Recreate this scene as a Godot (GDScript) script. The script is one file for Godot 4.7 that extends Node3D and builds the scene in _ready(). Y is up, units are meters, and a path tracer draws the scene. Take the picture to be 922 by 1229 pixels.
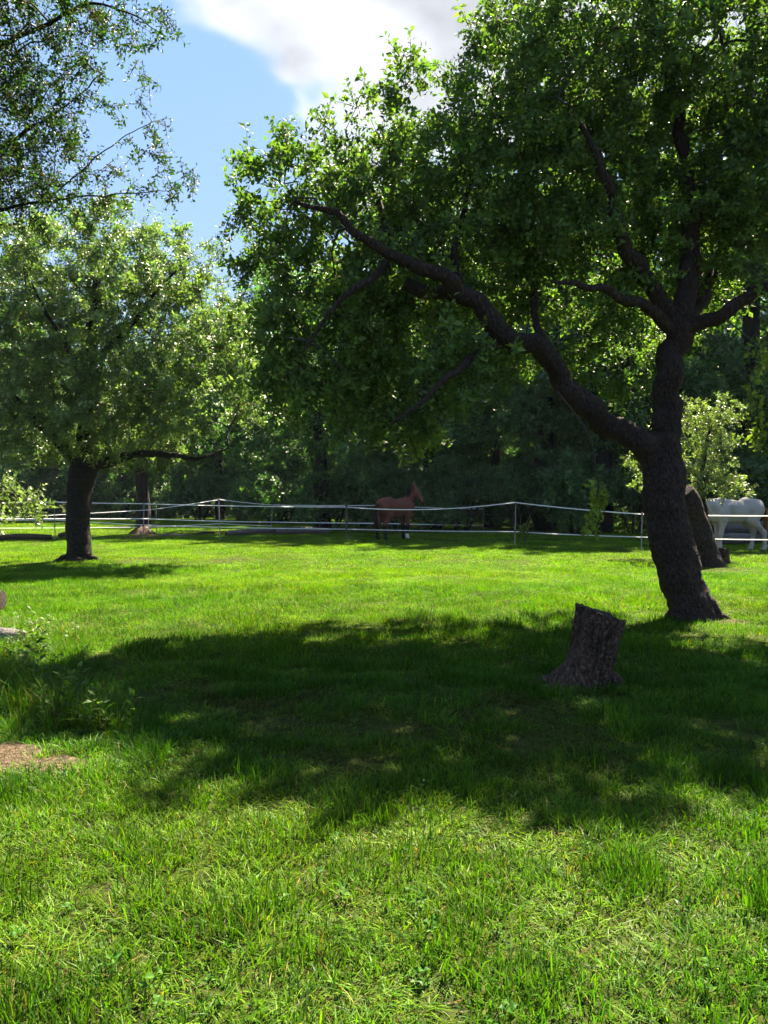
extends Node3D

const EYE := 1.6          # height of the lens above the meadow
const SUN_TO := Vector3(0.37, 1.0, -0.65)
const HORIZON := 597.0    # the photograph's row of the horizon, and its focal length in pixels
const FOCAL := 946.0

var rng := RandomNumberGenerator.new()
var wobble := FastNoiseLite.new()
var patchy := FastNoiseLite.new()
var fine := FastNoiseLite.new()
var taken := {}
var mats := {}
var bare := []            # [x, z, radius, strength] where the turf is worn away
var withered := [[-0.75, -5.9, 0.8], [0.2, -5.6, 0.7], [1.0, -5.9, 0.6], [1.3, -5.1, 0.55], [-0.2, -4.8, 0.5], [-1.5, -6.3, 0.5], [2.1, -3.6, 0.25]]   # [x, z, radius] of dry thatch
var blocked := []         # [x, z, radius] where trunks stand


# ---------------------------------------------------------------- small helpers
func spot(px: float, py: float, d: float) -> Vector3:
	return Vector3((px - 461.0) / FOCAL * d, EYE + (HORIZON - py) / FOCAL * d, -d)


func foot(px: float, d: float) -> Vector3:
	var x := (px - 461.0) / FOCAL * d
	return Vector3(x, land(x, -d), -d)


func land(x: float, z: float) -> float:
	var h := patchy.get_noise_2d(x * 6.0, z * 6.0) * 0.05
	return h * clampf(-z / 6.0, 0.2, 1.0)


func numbered(called: String) -> String:
	var n: int = taken.get(called, 0)
	taken[called] = n + 1
	return called if n == 0 else "%s_%03d" % [called, n]


func tag(o: Node, label: String, category: String, group := "", kind := "") -> Node:
	o.set_meta("label", label)
	if category: o.set_meta("category", category)
	if group: o.set_meta("group", group)
	if kind: o.set_meta("kind", kind)
	return o


func thing(called: String, label: String, category: String, where := Vector3.ZERO, turn := 0.0, group := "") -> Node3D:
	var o := Node3D.new()
	o.name = numbered(called)
	add_child(o)
	o.position = where
	o.rotation.y = turn
	tag(o, label, category, group)
	return o


func obj(called: String, m: Mesh, mat: Material, parent: Node = null) -> MeshInstance3D:
	var o := MeshInstance3D.new()
	o.mesh = m
	o.material_override = mat
	o.cast_shadow = GeometryInstance3D.SHADOW_CASTING_SETTING_ON
	if parent == null:
		o.name = numbered(called)
		add_child(o)
	else:
		var n := 0
		for c in parent.get_children():
			if String(c.name) == called or String(c.name).begins_with(called + "_0"): n += 1
		o.name = called if n == 0 else "%s_%03d" % [called, n]
		parent.add_child(o, true)
	return o


func copy_of(o: Node3D, label: String, where: Vector3, turn: float, size: Vector3) -> Node3D:
	var c: Node3D = o.duplicate()
	var root := String(o.name)
	c.name = numbered(root)
	add_child(c)
	c.position = where
	c.rotation.y = turn
	c.scale = size
	c.set_meta("label", label)
	return c


func rnd(a: float, b: float) -> float:
	return rng.randf_range(a, b)


func rvec() -> Vector3:
	var v := Vector3(rng.randfn(), rng.randfn(), rng.randfn())
	return v.normalized() if v.length() > 1e-4 else Vector3.UP


# a mesh under construction; vertex colours are real-world (linear) base colours
class Shape:
	var v := PackedVector3Array()
	var c := PackedColorArray()
	var ix := PackedInt32Array()

	func tri(a: int, b: int, d: int) -> void:
		ix.append(a); ix.append(b); ix.append(d)

	func add(p: Vector3, col: Color) -> int:
		v.append(p); c.append(col)
		return v.size() - 1

	func done(smooth := true) -> ArrayMesh:
		var a := []
		a.resize(Mesh.ARRAY_MAX)
		a[Mesh.ARRAY_VERTEX] = v
		a[Mesh.ARRAY_COLOR] = c
		a[Mesh.ARRAY_INDEX] = ix
		if smooth:
			var n := PackedVector3Array()
			n.resize(v.size())
			for t in range(0, ix.size(), 3):
				var f := (v[ix[t + 2]] - v[ix[t]]).cross(v[ix[t + 1]] - v[ix[t]])
				for k in 3: n[ix[t + k]] += f
			for i in n.size():
				n[i] = n[i].normalized() if n[i].length_squared() > 1e-20 else Vector3.UP
			a[Mesh.ARRAY_NORMAL] = n
		var m := ArrayMesh.new()
		m.add_surface_from_arrays(Mesh.PRIMITIVE_TRIANGLES, a)
		return m


# a tapered, knotted tube along points; rough is the relief of its bark as a share of the radius
func tube(s: Shape, pts: Array, radii: Array, sides: int, col: Color, rough := 0.0, cap := true, fluted := 1.3) -> void:
	var n := pts.size()
	var first := s.v.size()
	var side := Vector3.RIGHT
	for i in n:
		var dir: Vector3 = (pts[mini(i + 1, n - 1)] - pts[maxi(i - 1, 0)]).normalized()
		side = side - dir * side.dot(dir)
		if side.length() < 0.05: side = Vector3.FORWARD - dir * Vector3.FORWARD.dot(dir)
		side = side.normalized()
		var up := dir.cross(side)
		for k in sides:
			var a := TAU * k / sides
			var out := side * cos(a) + up * sin(a)
			var r: float = radii[i]
			var p: Vector3 = pts[i] + out * r
			var shade := 1.0
			if rough > 0.0:
				var w := wobble.get_noise_3d(p.x * fluted * 9.0, p.y * fluted * 2.4, p.z * fluted * 9.0)
				var knot := wobble.get_noise_3d(p.x * 2.2 + 40.0, p.y * 1.6, p.z * 2.2)
				p += out * r * (w * rough + knot * rough * 0.9)
				shade = 1.0 + 0.5 * knot
			s.add(p, Color(col.r * shade, col.g * shade, col.b * shade))
	for i in n - 1:
		for k in sides:
			var a := first + i * sides + k
			var b := first + i * sides + (k + 1) % sides
			s.tri(a, b, a + sides)
			s.tri(b, b + sides, a + sides)
	if cap:
		for e in [0, n - 1]:
			var mid := s.add(pts[e], col)
			for k in sides:
				var a := first + int(e) * sides + k
				var b := first + int(e) * sides + (k + 1) % sides
				if e == 0: s.tri(b, a, mid)
				else: s.tri(a, b, mid)


# a smooth line through rough points, with the radius carried along
func smooth_line(pts: Array, radii: Array, per: int) -> Array:
	var p := []
	var r := []
	var n := pts.size()
	for i in n - 1:
		var a: Vector3 = pts[maxi(i - 1, 0)]
		var d: Vector3 = pts[mini(i + 2, n - 1)]
		for k in per:
			var t := float(k) / per
			p.append((pts[i] as Vector3).cubic_interpolate(pts[i + 1], a, d, t))
			r.append(lerpf(radii[i], radii[i + 1], t))
	p.append(pts[n - 1])
	r.append(radii[n - 1])
	return [p, r]


func limb(pts: Array, radii: Array, sides: int, col: Color, rough: float, per := 6) -> ArrayMesh:
	var s := Shape.new()
	var l := smooth_line(pts, radii, per)
	for i in range(2, l[0].size() - 1):   # old wood is never straight
		var q: Vector3 = l[0][i] * 2.4
		var amp: float = (minf(0.035 + l[1][i] * 0.5, 0.12) if l[1][i] < 0.19 else 0.03) * minf(1.0, i / 6.0)
		l[0][i] += Vector3(wobble.get_noise_3d(q.x, q.y, q.z), wobble.get_noise_3d(q.y + 9.0, q.z, q.x), wobble.get_noise_3d(q.z, q.x + 9.0, q.y)) * amp
	tube(s, l[0], l[1], sides, col, rough)
	return s.done()


# ---------------------------------------------------------------- materials
func noise_tex(freq: float, seed_: int, size: int, colors: Array, normal := false, strength := 6.0) -> NoiseTexture2D:
	var t := NoiseTexture2D.new()
	var f := FastNoiseLite.new()
	f.seed = seed_
	f.frequency = freq
	f.fractal_octaves = 5
	t.noise = f
	t.width = size
	t.height = size
	t.seamless = true
	t.as_normal_map = normal
	t.bump_strength = strength
	if colors:
		var g := Gradient.new()
		var off := PackedFloat32Array()
		var cols := PackedColorArray()
		for i in colors.size():
			off.append(float(i) / (colors.size() - 1))
			cols.append((colors[i] as Color).linear_to_srgb())
		g.offsets = off
		g.colors = cols
		t.color_ramp = g
	return t


func plain(called: String, col: Color, rough := 0.8) -> StandardMaterial3D:
	var m := StandardMaterial3D.new()
	m.resource_name = called
	m.albedo_color = col.linear_to_srgb()
	m.roughness = rough
	return m


func bark(called: String, dark: Color, mid: Color, light: Color, seed_: int, stretch: float, relief: float) -> StandardMaterial3D:
	var m := StandardMaterial3D.new()
	m.resource_name = called
	m.albedo_texture = noise_tex(0.018, seed_, 512, [dark, dark, mid, light])
	m.roughness = 0.92
	m.metallic_specular = 0.25
	m.uv1_triplanar = true
	m.uv1_scale = Vector3(3.4, 3.4 * stretch, 3.4)
	m.heightmap_enabled = true
	m.heightmap_texture = noise_tex(0.03, seed_ + 7, 512, [])
	m.heightmap_scale = relief
	m.vertex_color_use_as_albedo = true
	return m


func leafy(called: String, rough: float, through: Color, spec := 0.5) -> StandardMaterial3D:
	var m := StandardMaterial3D.new()
	m.resource_name = called
	m.vertex_color_use_as_albedo = true
	m.roughness = rough
	m.metallic_specular = spec
	m.cull_mode = BaseMaterial3D.CULL_DISABLED
	m.backlight_enabled = true
	m.backlight = through.linear_to_srgb()
	return m


func make_materials() -> void:
	mats.bark = bark("apple bark", Color(0.016, 0.011, 0.010), Color(0.042, 0.029, 0.026), Color(0.090, 0.066, 0.058), 11, 0.35, 2.6)
	mats.bark_dark = bark("dark bark", Color(0.009, 0.008, 0.007), Color(0.024, 0.020, 0.017), Color(0.060, 0.050, 0.040), 23, 0.3, 2.0)
	mats.twig = plain("twig", Color(0.020, 0.017, 0.014), 0.85)
	mats.leaf = leafy("apple leaf", 0.5, Color(0.82, 1.0, 0.26), 0.32)
	mats.leaf_pale = leafy("pale leaf", 0.38, Color(0.82, 0.98, 0.40), 0.5)
	mats.leaf_wood = leafy("woodland leaf", 0.5, Color(0.75, 0.96, 0.30), 0.4)
	mats.grass = leafy("grass blade", 0.46, Color(0.88, 1.0, 0.10), 0.20)
	mats.short_grass = leafy("short grass blade", 0.55, Color(0.92, 1.0, 0.08), 0.13)
	mats.weathered = bark("weathered wood", Color(0.030, 0.019, 0.013), Color(0.085, 0.056, 0.040), Color(0.22, 0.18, 0.145), 37, 0.55, 2.8)
	mats.cut = bark("sawn face", Color(0.02, 0.016, 0.013), Color(0.05, 0.04, 0.033), Color(0.11, 0.09, 0.07), 51, 1.0, 0.8)
	mats.grey_log = bark("grey log", Color(0.06, 0.056, 0.056), Color(0.12, 0.112, 0.11), Color(0.22, 0.21, 0.20), 61, 0.5, 1.2)
	mats.tape = plain("white fence tape", Color(0.86, 0.87, 0.88), 0.55)
	mats.tape.backlight_enabled = true
	mats.tape.backlight = Color(0.9, 0.9, 0.9)
	mats.post = plain("grey fence stake", Color(0.20, 0.20, 0.20), 0.6)
	mats.post_wood = bark("fence wood", Color(0.06, 0.05, 0.045), Color(0.14, 0.125, 0.11), Color(0.24, 0.22, 0.2), 71, 0.3, 0.8)
	mats.knob = plain("black insulator", Color(0.02, 0.02, 0.02), 0.4)
	var hide := StandardMaterial3D.new()
	hide.resource_name = "horse coat"
	hide.vertex_color_use_as_albedo = true
	hide.roughness = 0.75
	hide.metallic_specular = 0.2
	mats.hide = hide
	var soil := StandardMaterial3D.new()
	soil.resource_name = "turf soil"
	soil.albedo_texture = noise_tex(0.012, 5, 1024, [Color(0.012, 0.015, 0.005), Color(0.020, 0.027, 0.007), Color(0.032, 0.042, 0.009), Color(0.055, 0.050, 0.022)])
	soil.roughness = 1.0
	soil.metallic_specular = 0.1
	soil.uv1_triplanar = true
	soil.uv1_world_triplanar = true
	soil.uv1_scale = Vector3(0.45, 0.45, 0.45)
	soil.heightmap_enabled = true
	soil.heightmap_texture = noise_tex(0.05, 9, 512, [])
	soil.heightmap_scale = 3.0
	mats.soil = soil
	var dirt := StandardMaterial3D.new()
	dirt.resource_name = "dry earth"
	dirt.albedo_texture = noise_tex(0.02, 15, 512, [Color(0.022, 0.017, 0.012), Color(0.070, 0.053, 0.036), Color(0.15, 0.118, 0.080)])
	dirt.roughness = 1.0
	dirt.metallic_specular = 0.1
	dirt.uv1_triplanar = true
	dirt.uv1_world_triplanar = true
	dirt.uv1_scale = Vector3(1.6, 1.6, 1.6)
	dirt.heightmap_enabled = true
	dirt.heightmap_texture = noise_tex(0.06, 19, 512, [])
	dirt.heightmap_scale = 3.0
	mats.dirt = dirt


# ---------------------------------------------------------------- sky
func make_sky() -> ImageTexture:
	var w := 2048
	var h := 1024
	var puff := FastNoiseLite.new()
	puff.seed = 4
	puff.frequency = 1.0
	puff.fractal_octaves = 6
	puff.fractal_gain = 0.52
	var data := PackedFloat32Array()
	data.resize(w * h * 3)
	var sun := SUN_TO.normalized()
	var seen := Vector3(-0.17, 0.75, -1.0).normalized()   # the bank of cloud over the meadow
	for j in h:
		var el := PI * (0.5 - (j + 0.5) / h)
		var up := sin(el)
		var flat := cos(el)
		for i in w:
			var o := (j * w + i) * 3
			if up < 0.0:
				data[o] = 0.10; data[o + 1] = 0.14; data[o + 2] = 0.06
				continue
			var az := TAU * (i + 0.5) / w
			var d := Vector3(sin(az) * flat, up, -cos(az) * flat)
			var t := pow(1.0 - up, 2.2)
			var r := lerpf(0.185, 0.46, t)
			var g := lerpf(0.36, 0.63, t)
			var b := lerpf(0.72, 0.88, t)
			var s := maxf(0.0, d.dot(sun))
			var glow := 0.35 * pow(s, 24.0) + 0.10 * pow(s, 5.0)
			r += glow; g += glow; b += glow
			var qx := d.x / (up + 0.12)
			var qz := d.z / (up + 0.12)
			var c := puff.get_noise_2d(qx * 1.15 + 3.1, qz * 1.15 + 7.7)
			var near := clampf(1.5 - 1.5 * d.distance_to(seen) / 0.45, 0.0, 1.0)
			near = maxf(near, clampf(1.7 - 1.7 * d.distance_to(Vector3(-0.22, 0.70, -1.0).normalized()) / 0.21, 0.0, 1.0))
			var open := clampf(1.6 - 1.6 * d.distance_to(Vector3(-0.30, 0.35, -1.0).normalized()) / 0.26, 0.0, 1.0)
			var gap := clampf(1.6 - 1.6 * d.distance_to(Vector3(-0.225, 0.44, -1.0).normalized()) / 0.12, 0.0, 1.0)
			var cover := smoothstep(0.0, 0.46, lerpf(0.75, 1.25, minf(near * 2.0, 1.0)) * c + 0.85 * near - 0.95 * open - 1.3 * gap)
			if cover > 0.0:
				var thick := smoothstep(0.15, 0.75, c + 0.5 * near)
				var lump := 0.5 + 0.5 * clampf(1.7 * puff.get_noise_2d(qx * 2.6 + 50.0, qz * 2.6), -1.0, 1.0)
				var k := 0.52 + 0.46 * lump - 0.20 * thick + 0.16 * pow(s, 10.0)
				r = lerpf(r, 0.90 * k, cover); g = lerpf(g, 0.94 * k, cover); b = lerpf(b, 1.02 * k, cover)
			data[o] = r; data[o + 1] = g; data[o + 2] = b
	return ImageTexture.create_from_image(Image.create_from_data(w, h, false, Image.FORMAT_RGBF, data.to_byte_array()))


# ---------------------------------------------------------------- leaves and trees
func one_leaf(s: Shape, p: Vector3, along: Vector3, face: Vector3, length: float, width: float, col: Color) -> void:
	var x := along.cross(face).normalized()
	var nrm := x.cross(along).normalized()
	var a := s.add(p, col)
	var l := s.add(p + along * length * 0.45 + x * width * 0.5 + nrm * width * 0.16, col)
	var r := s.add(p + along * length * 0.45 - x * width * 0.5 + nrm * width * 0.16, col)
	var m := s.add(p + along * length * 0.5, col)
	var t := s.add(p + along * length * 0.97 - nrm * length * 0.16, col)
	s.tri(a, l, m); s.tri(a, m, r); s.tri(l, t, m); s.tri(m, t, r)


# a twig with its leaves, growing up the y axis
func sprig(n: int, twig: float, length: float, width: float, green: Color, other: Color, spread := 0.9) -> ArrayMesh:
	var s := Shape.new()
	var bend := Vector3(rnd(-0.3, 0.3), 0, rnd(-0.3, 0.3))
	var wood := Color(0.05, 0.042, 0.03)
	var tip := Vector3(0, twig, 0) + bend * twig
	var wd := 0.004 + length * 0.03
	for q in [[Vector3(wd, 0, 0), Vector3(-wd, 0, 0)], [Vector3(0, 0, wd), Vector3(0, 0, -wd)]]:
		var a := s.add(q[0], wood)
		var b := s.add(q[1], wood)
		var c := s.add(tip, wood)
		s.tri(a, b, c)
	var spin := rnd(0, TAU)
	for i in n:
		var t := (i + 0.6) / n
		var p := Vector3(0, twig * t, 0) + bend * twig * t * t
		spin += 2.4 + rnd(-0.5, 0.5)
		var out := Vector3(cos(spin), 0, sin(spin))
		var along := (out * spread + Vector3.UP * rnd(0.1, 0.8) + rvec() * 0.25).normalized()
		var face := (Vector3.UP + rvec() * 0.7).normalized()
		if absf(face.dot(along)) > 0.95: face = out.cross(Vector3.UP)
		var k := rnd(0.0, 1.0)
		var col := green.lerp(other, k * k)
		var f := rnd(0.75, 1.2)
		col = Color(col.r * f, col.g * f, col.b * f)
		one_leaf(s, p + along * length * 0.12, along, face, length * rnd(0.55, 1.25), width * rnd(0.7, 1.15), col)
	return s.done(false)


func sprigs(count: int, n: int, twig: float, length: float, width: float, green: Color, other: Color, spread := 0.9) -> Array:
	var a := []
	for i in count: a.append(sprig(n, twig, length, width, green, other, spread))
	return a


func frame(p: Vector3, dir: Vector3, size: float) -> Transform3D:
	var y := dir.normalized()
	var x := y.cross(rvec())
	if x.length() < 0.01: x = y.cross(Vector3(1, 0.3, 0.2))
	x = x.normalized()
	return Transform3D(Basis(x * size, y * size, x.cross(y) * size), p)


func scatter(called: String, parent: Node, meshes: Array, mat: Material, where: Array, tints: Array) -> void:
	var lots := []
	for i in meshes.size(): lots.append([])
	for i in where.size(): lots[rng.randi() % meshes.size()].append(i)
	for k in meshes.size():
		if lots[k].is_empty(): continue
		var mm := MultiMesh.new()
		mm.transform_format = MultiMesh.TRANSFORM_3D
		mm.use_colors = true
		mm.mesh = meshes[k]
		mm.instance_count = lots[k].size()
		for j in lots[k].size():
			mm.set_instance_transform(j, where[lots[k][j]])
			mm.set_instance_color(j, tints[lots[k][j]])
		var o := MultiMeshInstance3D.new()
		o.multimesh = mm
		o.material_override = mat
		o.name = called if k == 0 else "%s_%03d" % [called, k]
		o.set_meta("kind", "stuff")
		parent.add_child(o, true)


func inside(blobs: Array) -> Vector3:
	var total := 0.0
	for b in blobs: total += b[1].x * b[1].y * b[1].z
	var pick := rng.randf() * total
	var b: Array = blobs[0]
	for q in blobs:
		pick -= q[1].x * q[1].y * q[1].z
		if pick <= 0.0:
			b = q
			break
	return b[0] + rvec() * b[1] * pow(rng.randf(), 0.40)


# Branches that reach from the limbs to points spread through the crown, then leaf sprigs along their ends.
# limbs: lists of points; goals: where leaves are wanted. Returns sprig places.
func grow(parent: Node, limbs: Array, goals: Array, mat: Material, thick: float, per_end: int, droop: float, size: Array, step := 0.3) -> Array:
	var pos := PackedVector3Array()
	var dad := PackedInt32Array()
	for l in limbs:
		for i in l.size():
			pos.append(l[i])
			dad.append(-1)
	var roots := pos.size()
	var order := []
	for g in goals:
		var best := 1e9
		for i in roots: best = minf(best, pos[i].distance_squared_to(g))
		order.append([best, g])
	order.sort_custom(func(a, b): return a[0] < b[0])
	for e in order:
		var g: Vector3 = e[1]
		var best := 1e9
		var at := 0
		for i in pos.size():
			var q := pos[i].distance_squared_to(g)
			if q < best:
				best = q
				at = i
		var far := sqrt(best)
		if far < 0.12: continue
		var n := maxi(1, int(ceil(far / step)))
		var start := pos[at]
		var lead := Vector3.ZERO
		if dad[at] >= 0: lead = (start - pos[dad[at]]).normalized() * far * 0.35
		var mid := start.lerp(g, 0.5) + lead * 0.5 + Vector3.UP * far * 0.12 + rvec() * far * 0.08
		var prev := at
		for k in n:
			var t := (k + 1.0) / n
			var p := start.lerp(mid, t).lerp(mid.lerp(g, t), t) + rvec() * step * 0.10
			pos.append(p)
			dad.append(prev)
			prev = pos.size() - 1
	var burden := PackedFloat32Array()
	burden.resize(pos.size())
	var kids := PackedInt32Array()
	kids.resize(pos.size())
	for i in range(roots, pos.size()): kids[dad[i]] += 1
	for i in range(pos.size() - 1, roots - 1, -1):
		if kids[i] == 0: burden[i] += 1.0
		burden[dad[i]] += burden[i]
	var s := Shape.new()
	var places := []
	var wood := Color(1, 1, 1)
	for i in range(roots, pos.size()):
		var a := pos[dad[i]]
		var b := pos[i]
		var rb := thick * sqrt(burden[i])
		var ra := rb * 1.12
		if dad[i] >= roots: ra = minf(thick * sqrt(burden[dad[i]]), rb * 1.7)
		tube(s, [a, b], [ra, rb], 5 if burden[i] > 8.0 else 3, wood, 0.0, false)
		if burden[i] <= 5.0:
			var dir := (b - a).normalized()
			for k in per_end:
				var d := (dir * 0.5 + rvec() * 0.85 + Vector3.DOWN * droop).normalized()
				places.append(frame(a.lerp(b, rng.randf()) + rvec() * 0.05, d, rnd(size[0], size[1])))
	var tw := obj("branchwork", s.done(), mat, parent)
	tw.set_meta("kind", "stuff")
	return places


func tints(n: int, low: float, high: float, yellow := 0.0) -> Array:
	var a := []
	for i in n:
		var f := rnd(low, high)
		var y := rng.randf() * yellow
		a.append(Color(f * (1.0 + y), f, f * (1.0 - 0.5 * y)))
	return a


func crown(parent: Node, meshes: Array, mat: Material, places: Array, shades: Array) -> void:
	var c := Node3D.new()
	c.name = "crown"
	parent.add_child(c, true)
	scatter("foliage", c, meshes, mat, places, shades)


func line_of(l: Array) -> Array:
	return smooth_line(l[0], l[1], 5)[0]


# a tree of the wood: straight stem, limbs and a layered crown
func wood_tree(called: String, label: String, group: String, height: float, wide: float, low: float, meshes: Array, goals_n: int, per: int, size: Array) -> Node3D:
	var o := thing(called, label, "tree", Vector3.ZERO, 0.0, group)
	var stem := [Vector3(0, -0.2, 0), Vector3(rnd(-0.1, 0.1), height * 0.25, rnd(-0.1, 0.1)), Vector3(rnd(-0.3, 0.3), height * 0.55, rnd(-0.3, 0.3)), Vector3(rnd(-0.4, 0.4), height * 0.92, rnd(-0.4, 0.4))]
	var r := height * 0.021
	obj("trunk", limb(stem, [r * 1.25, r, r * 0.7, r * 0.15], 12, Color.WHITE, 0.12), mats.bark_dark, o)
	var blobs := []
	for k in 13:
		var t := (k + 0.5) / 13.0
		var y := lerpf(low, height, t)
		var span := wide * (0.35 + 0.65 * sin(PI * clampf(t * 0.85 + 0.12, 0, 1)))
		var a := k * 2.4 + rnd(-0.4, 0.4)
		blobs.append([Vector3(cos(a) * span * 0.5, y, sin(a) * span * 0.5), Vector3(span * rnd(0.5, 0.7), height * 0.085, span * rnd(0.5, 0.7))])
	var goals := []
	for i in goals_n: goals.append(inside(blobs))
	var places := grow(o, [line_of([stem, [1, 1, 1, 1]])], goals, mats.twig, 0.010, per, 0.15, size, 0.8)
	crown(o, meshes, mats.leaf_wood, places, tints(places.size(), 0.6, 1.25, 0.15))
	return o


# ---------------------------------------------------------------- horses
# bones: [from, to, radius at from, radius at to, sideways squeeze]; meshed as surface nets of a smooth union
func flesh(bones: Array, cell: float, paint: Callable) -> ArrayMesh:
	var lo := Vector3(1e9, 1e9, 1e9)
	var hi := -lo
	for b in bones:
		var r := maxf(b[2], b[3]) + 0.06
		lo = lo.min((b[0] as Vector3).min(b[1]) - Vector3.ONE * r)
		hi = hi.max((b[0] as Vector3).max(b[1]) + Vector3.ONE * r)
	var nx := int((hi.x - lo.x) / cell) + 2
	var ny := int((hi.y - lo.y) / cell) + 2
	var nz := int((hi.z - lo.z) / cell) + 2
	var sharp := 38.0
	var sum := PackedFloat32Array()
	sum.resize(nx * ny * nz)
	for b in bones:
		var p: Vector3 = b[0]
		var q: Vector3 = b[1]
		var ra: float = b[2]
		var rb: float = b[3]
		var r := maxf(ra, rb) + 0.10
		var i0 := ((p.min(q) - Vector3.ONE * r - lo) / cell).floor()
		var i1 := ((p.max(q) + Vector3.ONE * r - lo) / cell).ceil()
		var pq := q - p
		var ll := maxf(pq.length_squared(), 1e-9)
		for z in range(maxi(0, int(i0.z)), mini(nz, int(i1.z) + 1)):
			for y in range(maxi(0, int(i0.y)), mini(ny, int(i1.y) + 1)):
				for x in range(maxi(0, int(i0.x)), mini(nx, int(i1.x) + 1)):
					var c := lo + Vector3(x, y, z) * cell
					var t := clampf((c - p).dot(pq) / ll, 0.0, 1.0)
					var v := c - p - pq * t
					v.z /= b[4]
					var d := v.length() - lerpf(ra, rb, t)
					sum[(z * ny + y) * nx + x] += exp(-sharp * d)
	var s := Shape.new()
	var at := {}
	var inside_ := func(i: int) -> bool: return sum[i] > 1.0
	for z in nz - 1:
		for y in ny - 1:
			for x in nx - 1:
				var i := (z * ny + y) * nx + x
				var mass := Vector3.ZERO
				var hits := 0
				var corner := [i, i + 1, i + nx, i + nx + 1, i + nx * ny, i + nx * ny + 1, i + nx * ny + nx, i + nx * ny + nx + 1]
				var full := 0
				for k in 8:
					if sum[corner[k]] > 1.0: full += 1
				if full == 0 or full == 8: continue
				for e in [[0, 1], [2, 3], [4, 5], [6, 7], [0, 2], [1, 3], [4, 6], [5, 7], [0, 4], [1, 5], [2, 6], [3, 7]]:
					var va := log(maxf(sum[corner[e[0]]], 1e-9))
					var vb := log(maxf(sum[corner[e[1]]], 1e-9))
					if (va > 0.0) == (vb > 0.0): continue
					var t := va / (va - vb)
					var a := Vector3(e[0] & 1, (e[0] >> 1) & 1, e[0] >> 2)
					var b := Vector3(e[1] & 1, (e[1] >> 1) & 1, e[1] >> 2)
					mass += a.lerp(b, t)
					hits += 1
				var p := lo + (Vector3(x, y, z) + mass / maxi(hits, 1)) * cell
				at[i] = s.add(p, paint.call(p))
	var sx := 1
	var sy := nx
	var sz := nx * ny
	for i in at:
		for ax in [[sx, sy, sz], [sy, sz, sx], [sz, sx, sy]]:
			# the edge from this cell's low corner along the first axis, shared by four cells
			var j: int = i + ax[0]
			if j >= sum.size(): continue
			var ia := sum[i] > 1.0
			if ia == (sum[j] > 1.0): continue
			var b: int = i - ax[1]
			var c: int = i - ax[1] - ax[2]
			var d: int = i - ax[2]
			if not (at.has(b) and at.has(c) and at.has(d)): continue
			if ia:
				s.tri(at[i], at[c], at[b]); s.tri(at[i], at[d], at[c])
			else:
				s.tri(at[i], at[b], at[c]); s.tri(at[i], at[c], at[d])
	return s.done()


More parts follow.
